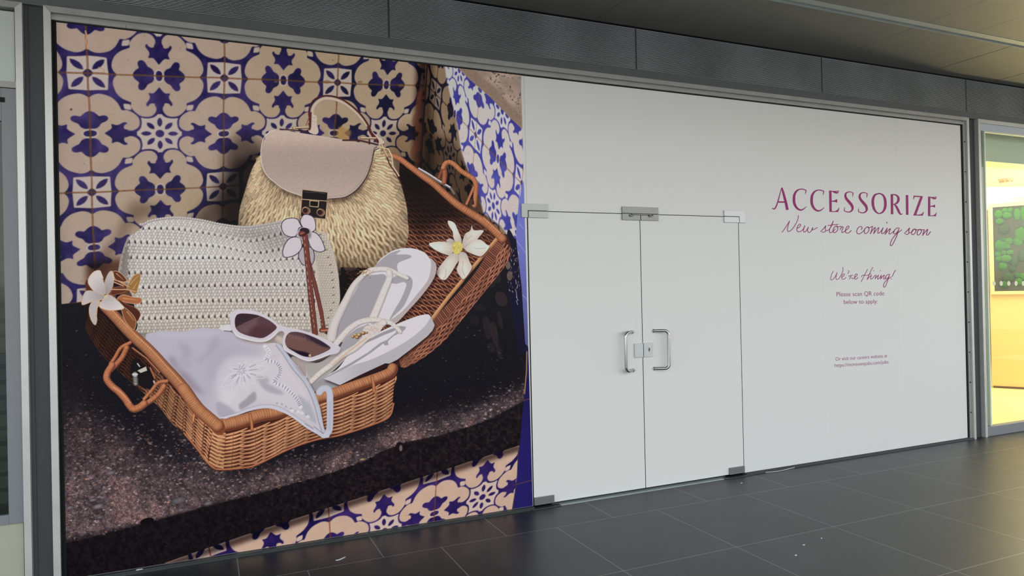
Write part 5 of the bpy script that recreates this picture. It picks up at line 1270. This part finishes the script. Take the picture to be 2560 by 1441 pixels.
Sst = [[(1188, 216, 8), (1160, 206, 10), (1130, 206, 12), (1102, 222, 19), (1092, 252, 27), (1104, 290, 32), (1140, 335, 36), (1172, 375, 35), (1184, 415, 29), (1172, 446, 20), (1140, 463, 13), (1108, 460, 12), (1078, 448, 9)],
       [(1188, 213, 10), (1189, 235, 12), (1182, 272, 3)], [(1080, 452, 10), (1078, 430, 11), (1083, 398, 3)]]
Es = [[(899, 190, 31), (903, 460, 31)], [(884, 194, 12), (960, 200, 14), (1008, 190, 5)], [(935, 203, 14), (962, 214, 20), (988, 216, 20), (1008, 196, 6)], [(905, 326, 12), (950, 323, 18), (988, 320, 46)], [(890, 456, 11), (1004, 458, 9)], [(950, 458, 6), (985, 450, 22), (1003, 430, 14), (1011, 405, 3)]]
E2 = [[(2165, 266, 29), (2164, 512, 29)], [(2152, 271, 12), (2220, 277, 13), (2257, 267, 5)], [(2195, 280, 12), (2220, 290, 18), (2242, 291, 18), (2257, 272, 6)], [(2170, 391, 11), (2212, 388, 17), (2240, 387, 40)], [(2152, 511, 10), (2254, 513, 9)], [(2205, 512, 6), (2236, 504, 20), (2252, 488, 13), (2259, 467, 3)]]
STR = [[(278, 150, 20), (300, 225, 28), (330, 340, 34), (350, 436, 35)], [(272, 165, 9), (250, 250, 12), (226, 335, 15), (205, 392, 17), (182, 424, 15), (152, 411, 9)], [(228, 334, 19), (318, 336, 19)]]+Cst+[sh_(s_, 226, 12) for s_ in Cst]+Es+Sst+[sh_(s_, 182, 10) for s_ in Sst] + \
    [[(1524, 224, 12), (1470, 246, 24), (1446, 300, 33), (1444, 360, 34), (1458, 420, 30), (1490, 466, 20), (1526, 482, 13), (1570, 462, 22), (1598, 410, 32), (1604, 350, 34), (1596, 290, 31), (1570, 244, 22), (1524, 224, 12), (1515, 226, 12)],
     [(1687, 236, 31), (1690, 491, 31)], [(1672, 241, 12), (1722, 241, 15), (1760, 262, 25), (1772, 302, 33), (1756, 342, 26), (1722, 362, 13), (1694, 366, 11)], [(1722, 366, 16), (1745, 395, 28), (1768, 440, 30), (1785, 475, 26), (1805, 494, 13), (1827, 481, 5)],
     [(1881, 246, 31), (1884, 499, 31)], [(1966, 260, 15), (2082, 268, 15)], [(1974, 258, 17), (1969, 280, 12), (1964, 304, 3)], [(2066, 272, 31), (1982, 500, 31)], [(1962, 501, 12), (2085, 503, 14)], [(2030, 500, 8), (2068, 497, 22), (2085, 480, 14), (2092, 458, 3)]]+E2
mb = MB()
LY[0] = -.0008
for s_ in STR: ribbon(mb, s_, K1)
tag(mb.build('store_lettering', M['purple']), 'plum serif lettering reading ACCESSORIZE on the right-hand white board', 'lettering')
NEW = [[(282, 722), (330, 655), (378, 578)], [(378, 578), (360, 635), (351, 690), (362, 713), (400, 694), (448, 632), (483, 560), (490, 508)], [(472, 674), (505, 655), (521, 630), (503, 620), (480, 650), (470, 690), (486, 715), (518, 711), (548, 688), (575, 638)], [(575, 638), (557, 690), (564, 721), (592, 703), (618, 655)], [(618, 655), (608, 700), (626, 726), (656, 704), (676, 660), (668, 690), (702, 680), (735, 660)],
       [(775, 712), (810, 680), (840, 640), (834, 670), (840, 700), (818, 722), (790, 718)], [(838, 706), (880, 690), (915, 640), (938, 578)], [(938, 578), (905, 650), (888, 700), (896, 728), (932, 714), (962, 680)], [(868, 635), (1000, 622)], [(980, 640), (948, 662), (934, 700), (947, 727), (977, 714), (996, 680), (984, 646), (1003, 654), (1030, 646)], [(1030, 646), (1040, 662), (1022, 690)], [(1022, 690), (1050, 652), (1064, 662), (1048, 700), (1052, 728), (1094, 702)],
       [(1094, 702), (1130, 670), (1136, 645), (1112, 652), (1092, 698), (1104, 731), (1138, 727), (1168, 700)], [(1296, 688), (1306, 668), (1296, 650), (1266, 655), (1240, 692), (1240, 730), (1264, 745), (1302, 724), (1340, 690)], [(1370, 652), (1340, 680), (1334, 720), (1350, 740), (1384, 715), (1395, 675), (1374, 652), (1400, 664), (1438, 645)], [(1440, 645), (1426, 700), (1410, 742)], [(1410, 742), (1444, 690), (1474, 660), (1466, 700), (1454, 742)],
       [(1454, 742), (1490, 690), (1520, 662), (1512, 700), (1508, 734), (1536, 722), (1575, 665)], [(1575, 665), (1558, 715), (1562, 742), (1594, 722), (1628, 668)], [(1628, 668), (1614, 715), (1600, 750)], [(1600, 750), (1640, 700), (1668, 675), (1656, 715), (1652, 744), (1682, 735), (1712, 705)], [(1766, 664), (1735, 680), (1713, 715), (1714, 742), (1742, 734), (1768, 700), (1780, 666)],
       [(1780, 666), (1752, 760), (1716, 840), (1690, 886), (1672, 894), (1668, 865), (1690, 810), (1732, 758), (1780, 716), (1812, 692)], [(1848, 736), (1884, 700), (1912, 668), (1904, 700), (1906, 730), (1886, 751), (1862, 744)], [(1906, 734), (1945, 715), (1972, 680)], [(1974, 680), (1948, 700), (1938, 735), (1952, 754), (1981, 735), (1996, 702), (1978, 680), (2006, 690), (2044, 686)],
       [(2046, 684), (2020, 705), (2010, 740), (2024, 758), (2051, 740), (2066, 707), (2048, 684), (2080, 692), (2102, 688)], [(2102, 688), (2092, 725), (2080, 762)], [(2080, 762), (2115, 715), (2146, 685), (2136, 720), (2132, 754), (2152, 755), (2180, 715)], [(1621, 592), (1623, 606)]]
mb = MB(); LY[0] = -.0006
for s_ in NEW: ribbon(mb, s_, K1, 9.0); ends(mb, s_, K1, 9.0)
tag(mb.build('script_lettering', M['purple']), 'plum handwritten line New store coming soon under the big store name', 'lettering')
K2 = (2040., 650., 4.971)
HIR = [[(215, 140), (190, 190), (182, 238), (200, 249), (235, 215), (262, 158)], [(262, 158), (248, 212), (254, 244), (280, 236), (312, 190), (335, 130), (333, 92)], [(322, 215), (345, 200), (354, 180), (338, 176), (320, 206), (324, 238), (348, 240), (374, 218)], [(402, 132), (408, 150), (395, 172)], [(405, 208), (422, 194), (430, 208), (414, 240)], [(414, 240), (440, 196), (456, 192)],
       [(440, 225), (462, 235), (490, 212)], [(480, 215), (502, 202), (512, 182), (496, 176), (480, 205), (484, 238), (502, 240), (520, 218)], [(640, 118), (600, 195), (562, 273)], [(566, 212), (572, 196), (596, 190), (640, 192), (682, 172)], [(705, 92), (668, 165), (634, 246)], [(634, 246), (660, 215), (690, 190)], [(690, 190), (678, 222), (684, 241), (710, 222), (728, 198), (746, 194), (732, 236)],
       [(732, 236), (756, 210), (778, 190)], [(778, 190), (764, 224), (770, 240), (796, 215), (812, 190)], [(812, 190), (802, 240)], [(802, 240), (828, 205), (848, 190), (838, 226), (846, 240), (868, 220)], [(908, 178), (880, 190), (862, 218), (870, 238), (896, 220), (914, 182)], [(914, 182), (894, 245), (872, 308), (852, 340), (838, 328), (846, 290), (882, 248), (934, 212)],
       [(986, 128), (966, 166), (948, 206)], [(934, 236), (936, 240)], [(714, 134), (716, 138)], [(799, 134), (801, 138)]]
mb = MB(); LY[0] = -.0006
for s_ in HIR: ribbon(mb, s_, K2, 7.2); ends(mb, s_, K2, 7.2)
tag(mb.build('hiring_lettering', M['purple']), "plum handwritten line We're Hiring! in the middle of the white board", 'lettering')
def textline(body, p0, p1, hpx, label):
    """sans text fitted between two points of its base line"""
    cu = bpy.data.curves.new('small_lettering', 'FONT'); cu.body = body; cu.size = 1.; cu.fill_mode = 'FRONT'; cu.resolution_u = 3; cu.offset = -.006
    o = bpy.data.objects.new('tmp', cu); COL.objects.link(o); dg = bpy.context.evaluated_depsgraph_get(); me = bpy.data.meshes.new_from_object(o.evaluated_get(dg)); bpy.data.objects.remove(o)
    co = np.empty(len(me.vertices)*3); me.vertices.foreach_get('co', co); co = co.reshape(-1, 3)
    x0, x1 = co[:, 0].min(), co[:, 0].max()
    (ax, az), (bx, bz) = unproj(*p0), unproj(*p1)
    cap = .72; hz = unproj(p0[0], p0[1]-hpx)[1]-az
    f = (co[:, 0]-x0)/(x1-x0); out = np.stack([ax+(bx-ax)*f, np.full(len(co), -.0009), az+(bz-az)*f+co[:, 1]/cap*hz], -1)
    me.vertices.foreach_set('co', out.ravel()); me.update(); me.materials.clear(); me.materials.append(M['purple'])
    o = bpy.data.objects.new('small_lettering', me); COL.objects.link(o)
    tag(o, label, 'lettering', 'small plum notice lines')
textline('Please scan QR code', (2091.5, 741.5), (2210.5, 738.8), 11.6, 'small plum line Please scan QR code')
textline('below to apply:', (2109.5, 760.5), (2194, 759), 11.4, 'small plum line below to apply:')
textline('Or visit our careers website at', (2089, 902.6), (2218, 893.8), 9.4, 'small plum line Or visit our careers website at')
textline('https://monsoonjobs.com/jobs', (2086.8, 918.6), (2221, 909.4), 9.4, 'small plum web address https://monsoonjobs.com/jobs, lowest on the board')

# faint upright laps in the white film, and a loose end of cable at its foot
lp_ = [unproj(x_, 450)[0] for x_ in (2051, 2240)]
for i_, x_ in enumerate(lp_): tag(MB().box(x_, x_+.004, -.0005, .0, .02, 3.18).build('trim_%d' % (10+i_), M['film']), kind='structure')
cb = [(4.37, -.036, .004), (4.45, -.050, .004), (4.53, -.052, .004), (4.62, -.040, .004), (4.70, -.034, .006)]
tag(MB().tube(cb, .0035, 8).build('cable', mat('pale_cable', (.55, .55, .53, 1), .5), smooth=True), 'short pale cable end lying at the foot of the lettered board', 'cable')

# ---- scraps on the floor ----
def scrap(pts, w, label):
    b_ = MB(); P = spl(pts, False, 5); T = np.gradient(P, axis=0); T /= np.hypot(*T.T)[:, None]; n = len(P)
    for i, (p, t) in enumerate(zip(P, T)):
        ww = w*math.sin(PI*(i+.6)/(n+.2))**.5/2
        for s in (1, -1):
            for z in (.0005, .0032): b_.v.append((p[0]-t[1]*ww*s, p[1]+t[0]*ww*s, z))
    for i in range(n-1):
        a = 4*i; b_.f += [(a, a+4, a+5, a+1), (a+2, a+3, a+7, a+6), (a+1, a+5, a+7, a+3), (a, a+2, a+6, a+4)]
    b_.f += [(0, 1, 3, 2), (4*n-4, 4*n-2, 4*n-1, 4*n-3)]
    tag(b_.build('paper_scrap', M['scrap']), label, 'paper scrap', 'white scraps on the slate floor')
scrap([(.703, -.362), (.722, -.362), (.742, -.350), (.765, -.334)], .010, 'curved white paper strip lying near the foot of the poster')
scrap([(3.965, -.190), (3.972, -.187), (3.980, -.186)], .011, 'small white paper fleck in front of the right door')
scrap([(3.343, -1.432), (3.350, -1.429), (3.358, -1.428)], .011, 'larger white fleck of two lying in the middle of the slate floor')
scrap([(3.172, -1.536), (3.181, -1.531), (3.189, -1.530)], .010, 'duller white fleck just nearer than the larger one')
scrap([(3.530, -1.396), (3.536, -1.394), (3.543, -1.392)], .006, 'tiny white fleck furthest right of the three mid-floor flecks')
scrap([(-.385, -.029), (-.372, -.027), (-.350, -.026)], .014, 'white chewed paper bit lying on the threshold rail under the poster')
bpy.data.objects['paper_scrap.005'].location.z = .0178

# ---- grey door and panel of the neighbour at the left edge ----
t = empty('door_3', (-1.5, 0, 0), kind='structure')
for i_, qd in enumerate(frame_bars(-2.2, -.9555+.0, .37, 2.79, .06, 0, 0)):
    pass
MB().box(-1.000, -.930, -.006, .03, .372, 2.783).build('stile', M['grey_door'], t, bevel=.002)
MB().box(-2.2, -1.000, -.006, .03, .372, .425).build('bottom_rail', M['grey_door'], t, bevel=.002)
MB().box(-2.2, -1.000, -.006, .03, 2.60, 2.783).build('top_rail', M['grey_door'], t, bevel=.002)
MB().box(-1.10, -.983, -.0085, -.0055, 2.703, 2.730).build('vent_slot', M['black'], t)
MB().box(-2.2, -.995, .010, .016, .42, 2.61).build('pane', M['glass_dark'], t)
MB().box(-2.2, -.926, .004, .03, .0, .371).build('kick_panel', M['cream'], t, bevel=.002)
tag(MB().box(-2.2, -.932, .004, .02, 2.822, 3.215).build('window_5', M['whitepanel']), kind='structure')
nf = empty('neighbour_frame', (-.91, 0, 0), 'aluminium strip frame round the grey door at the left edge', 'frame')
MB().prism([(-.926, 0), (-.892, 0), (-.892, 3.262), (-.926, 3.228)], -.030, .03).build('jamb', M['alu'], nf)
MB().prism([(-2.2, 3.228), (-.926, 3.228), (-.892, 3.262), (-2.2, 3.262)], -.030, .03).build('top_rail', M['alu_dull'], nf)
MB().box(-2.2, -.926, -.012, .03, 2.786, 2.820).build('crossbar', M['alu_dull'], nf)
MB().box(-.934, -.9265, -.001, .03, .0, 3.228).build('gasket', M['black'], nf)
tag(MB().box(-3.2, -.9, 1.6, 1.7, 0, 3.2).build('wall_left_back', M['inside']), kind='structure')
tag(MB().box(-3.2, -.9, .05, 1.6, -.05, 0).box(-3.2, -.9, .05, 1.6, 3.2, 3.25).build('floor_left', M['inside']), kind='structure')
# roller-shutter slats faintly seen behind that glass
s_ = MB()
for k in range(26): s_.profile([(.30, .40+k*.09), (.285, .425+k*.09), (.30, .485+k*.09), (.31, .485+k*.09), (.31, .40+k*.09)], -2.2, -.96)
tag(s_.build('roller_shutter', mat('shutter_slats', (.30, .32, .30, 1), .5, metal=.3)), 'closed slatted roller shutter behind the grey glass door', 'shutter')

# ---- lit shop on the right ----
wf = empty('shop_window_frame', (7.31, 0, 0), 'aluminium frame of the lit shop window beyond the dark pier', 'frame')
MB().prism([(7.296, 0), (7.332, 0), (7.332, 3.225), (7.296, 3.262)], -.030, .03).build('jamb', M['alu'], wf)
MB().prism([(7.296, 3.262), (7.332, 3.225), (11.5, 3.225), (11.5, 3.262)], -.030, .03).build('top_rail', M['alu'], wf)
MB().box(7.332, 11.5, -.012, .05, 3.150, 3.224).build('transom', mat('pale_blue_fascia', (.50, .54, .60, 1), .4, noise=(3, .05)), wf)
MB().box(7.332, 11.5, -.020, .05, .0, .098).build('sill', M['grey_door'], wf, bevel=.003)
tag(MB().box(7.455, 11.5, .012, .020, .098, 3.150).build('window_4', M['glass']), kind='structure')
tag(MB().box(7.332, 7.442, .012, .020, .098, 3.150).build('window_6', glassmat('green_side_glass', (.90, .96, .92, 1))), kind='structure')
tag(MB().box(7.440, 7.456, .004, .30, .098, 3.15).build('trim_6', M['edge']), kind='structure')
tag(MB().box(11.5, 16, .0, .2, 0, 3.262).build('wall_front_right', M['paint']), kind='structure')
# shell of that shop
d = Vector((.5094, -.8605, 0)); n = Vector((-.8605, -.5094, 0)); o0 = Vector((10.786, 2.069, 0))
def slab(s0, s1, z0, z1, thick, off, name, m, parent=None, bevel=0., loc=None):
    """a block whose face lies off metres in front of the slanted partition"""
    b_ = MB()
    for s in (s0, s1):
        for k in (off, off-thick):
            for z in (z0, z1): b_.v.append(tuple(o0+d*s+n*k+Vector((0, 0, z))))
    b_.f += [(0, 1, 3, 2), (4, 6, 7, 5), (0, 4, 5, 1), (2, 3, 7, 6), (0, 2, 6, 4), (1, 5, 7, 3)]
    return b_.build(name, m, parent, bevel=bevel)
tag(MB().box(7.32, 16, .03, 6, -.06, .0).build('floor_shop', M['shopfloor']), kind='structure')
tag(MB().box(7.32, 16, .21, 6, 2.90, 3.0).build('ceiling_shop', M['shopceil']), kind='structure')
tag(MB().box(7.32, 16, .20, .24, 2.895, 3.25).build('trim_7', M['bulk']), kind='structure')
tag(MB().box(7.32, 16, 6, 6.1, 0, 3).box(16, 16.1, .03, 6, 0, 3).build('wall_shop_back', M['shopwall']), kind='structure')
tag(MB().box(7.302, 7.34, .10, 6, 0, 3).build('wall_shop_left', M['shopwall']), kind='structure')
tag(slab(-.012, 2.2, 0, 2.80, .25, 0, 'wall_shop_partition', M['orange']), kind='structure')
slab(-.012, 2.2, 2.745, 2.815, .27, .006, 'trim_9', M['shopwall'])['kind'] = 'structure'
slab(.002, 2.2, 0, .03, .02, .012, 'baseboard_shop', mat('brown_skirting', (.10, .045, .02, 1), .5))['kind'] = 'structure'
lp = MB(); lp.v = [(9.2, 1.75, 2.896), (12.6, .9, 2.896), (13.4, 3.4, 2.896), (9.9, 4.4, 2.896)]; lp.f = [(0, 1, 2, 3)]
lp.v += [(x, y, 2.888) for x, y, z in lp.v[:4]]; lp.f += [(4, 7, 6, 5), (0, 4, 5, 1), (1, 5, 6, 2), (2, 6, 7, 3), (3, 7, 4, 0)]
tag(lp.build('ceiling_light', M['lightpanel']), 'broad glowing white light panel in the lit shop ceiling', 'ceiling light')
mp = empty('moss_picture', tuple(o0+d*.7+n*.03+Vector((0, 0, 1.42))), 'green cushion moss picture in a pale wooden frame inside the lit shop', 'moss picture')
slab(.045, 1.5, 1.44, 2.69, .03, .030, 'moss_board', M['soil'], mp)
for a in ((.0, 1.545, 1.395, 1.442), (.0, 1.545, 2.69, 2.737), (.0, .047, 1.442, 2.69), (1.498, 1.545, 1.442, 2.69)): slab(*a, .05, .05, 'picture_frame', M['oak'], mp, bevel=.002)
def mound(s, z, r, rz, k):
    bm = bmesh.new(); bmesh.ops.create_icosphere(bm, subdivisions=4, radius=1)
    rr = random.Random(int(s*997+z*131)); ph = [rr.random()*6 for _ in range(6)]
    for v in bm.verts:
        c_ = v.co; w = 1+.05*math.sin(c_.x*5+ph[0])+.05*math.sin(c_.y*6+ph[1])+.03*math.sin(c_.z*9+ph[2])+.02*math.sin(c_.x*19+c_.y*17+ph[3])+.015*(rr.random()-.5)*2
        v.co = (o0+d*(s+c_.x*r*w)+n*(.030+max(-.01, c_.y)*r*.55*w)+Vector((0, 0, z+c_.z*rz*w)))
    me = bpy.data.meshes.new('moss_cushion'); bm.to_mesh(me); bm.free(); me.materials.append(MOSS[k])
    for p in me.polygons: p.use_smooth = True
    o = bpy.data.objects.new('moss_cushion', me); COL.objects.link(o); o.parent = mp; o.matrix_parent_inverse = Matrix.Translation(-mp.location)
# cushions traced from the picture: (px, py, r px, rz px, tone)
def onwall(px, py):
    u = (px-1280)/F_PX; v = (py-720.5)/F_PX; c_, s2 = math.cos(ROLL), math.sin(ROLL); u, v = c_*u+s2*v, -s2*u+c_*v
    yr = math.cos(PITCH)+math.sin(PITCH)*v; z = math.sin(PITCH)-math.cos(PITCH)*v
    r = Vector((math.cos(YAW)*u+math.sin(YAW)*yr, -math.sin(YAW)*u+math.cos(YAW)*yr, z)); O = Vector((0, -DIST, EYE))
    nn = Vector((n.x, n.y, 0)); t = ((o0+n*.03-O).dot(nn))/(r.dot(nn)); p = O+r*t; return (p-o0).dot(d), p.z
for px, py, rx, rz, k in ((2496, 536, 12, 11, 0), (2512, 527, 8, 7, 0), (2525, 526, 7, 7, 0), (2517, 539, 13, 9, 0), (2499, 554, 12, 8, 0), (2543, 536, 10, 16, 0), (2559, 534, 8, 18, 0), (2510, 574, 14, 12, 2), (2508, 600, 9, 6, 1), (2501, 615, 15, 14, 0),
                          (2522, 604, 11, 9, 0), (2519, 617, 9, 7, 0), (2495, 636, 9, 8, 0), (2510, 632, 8, 6, 0), (2525, 632, 10, 7, 0), (2497, 648, 9, 8, 0), (2515, 647, 15, 10, 0), (2507, 666, 11, 10, 0), (2552, 585, 15, 17, 0), (2545, 604, 12, 12, 0),
                          (2556, 640, 12, 16, 2), (2535, 655, 12, 14, 2), (2520, 695, 16, 14, 2), (2512, 711, 14, 9, 1), (2545, 690, 9, 8, 1), (2557, 692, 8, 9, 0), (2547, 704, 10, 9, 0), (2530, 672, 9, 9, 2), (2570, 560, 12, 14, 0), (2572, 610, 12, 14, 1), (2574, 660, 12, 14, 0), (2572, 705, 12, 12, 1)):
    s, z = onwall(px, py); s2, _ = onwall(px+rx, py); _, z2 = onwall(px, py-rz); mound(s, z, s2-s, z2-z, k)
rr_ = random.Random(9)
for k in range(26):         # the cushions run on along the board
    mound(.62+.85*rr_.random(), 1.55+1.05*rr_.random(), .05+.05*rr_.random(), .05+.05*rr_.random(), rr_.choice((0, 0, 1, 2)))
sd = empty('smoke_detector', (9.45, 1.01, 2.90), 'round ivory smoke detector on the lit shop ceiling, with slots', 'smoke detector')
MB().tube([(9.45, 1.01, 2.899), (9.45, 1.01, 2.878)], [.085, .082], 28).build('base', M['plastic'], sd)
MB().tube([(9.45, 1.01, 2.878), (9.45, 1.01, 2.85), (9.45, 1.01, 2.838)], [.072, .062, .040], 28).build('cover', M['plastic'], sd)
for k in range(8):
    a = k*PI/4; ca, sa = math.cos(a), math.sin(a)
    MB().tube([(9.45+ca*.070-sa*.018, 1.01+sa*.070+ca*.018, 2.864), (9.45+ca*.073, 1.01+sa*.073, 2.864), (9.45+ca*.070+sa*.018, 1.01+sa*.070-ca*.018, 2.864)], .0035, 6).build('slot', M['brick'], sd)
t = empty('downlight', (9.62, 1.62, 2.89), 'flat round downlight further back in the lit shop ceiling', 'ceiling light')
MB().tube([(9.62, 1.62, 2.889), (9.62, 1.62, 2.872)], [.075, .07], 28).build('rim', M['plastic'], t)
for k, (px, nm) in enumerate(((2485, 'leftmost cream dot sticker in the row on the lit window'), (2503, 'second cream dot sticker from the left on the lit window'), (2522, 'third cream dot sticker from the left on the lit window'), (2540, 'fourth cream dot sticker from the left on the lit window'), (2558, 'last cream dot sticker, cut by the picture edge, on the lit window'))):
    x, z = unproj(px, 709, .012); o = MB().tube([(x, .0112, z), (x, .0118, z)], .026, 24).build('dot_sticker', M['dot']); tag(o, nm, 'dot sticker', 'row of dot stickers on the lit window')
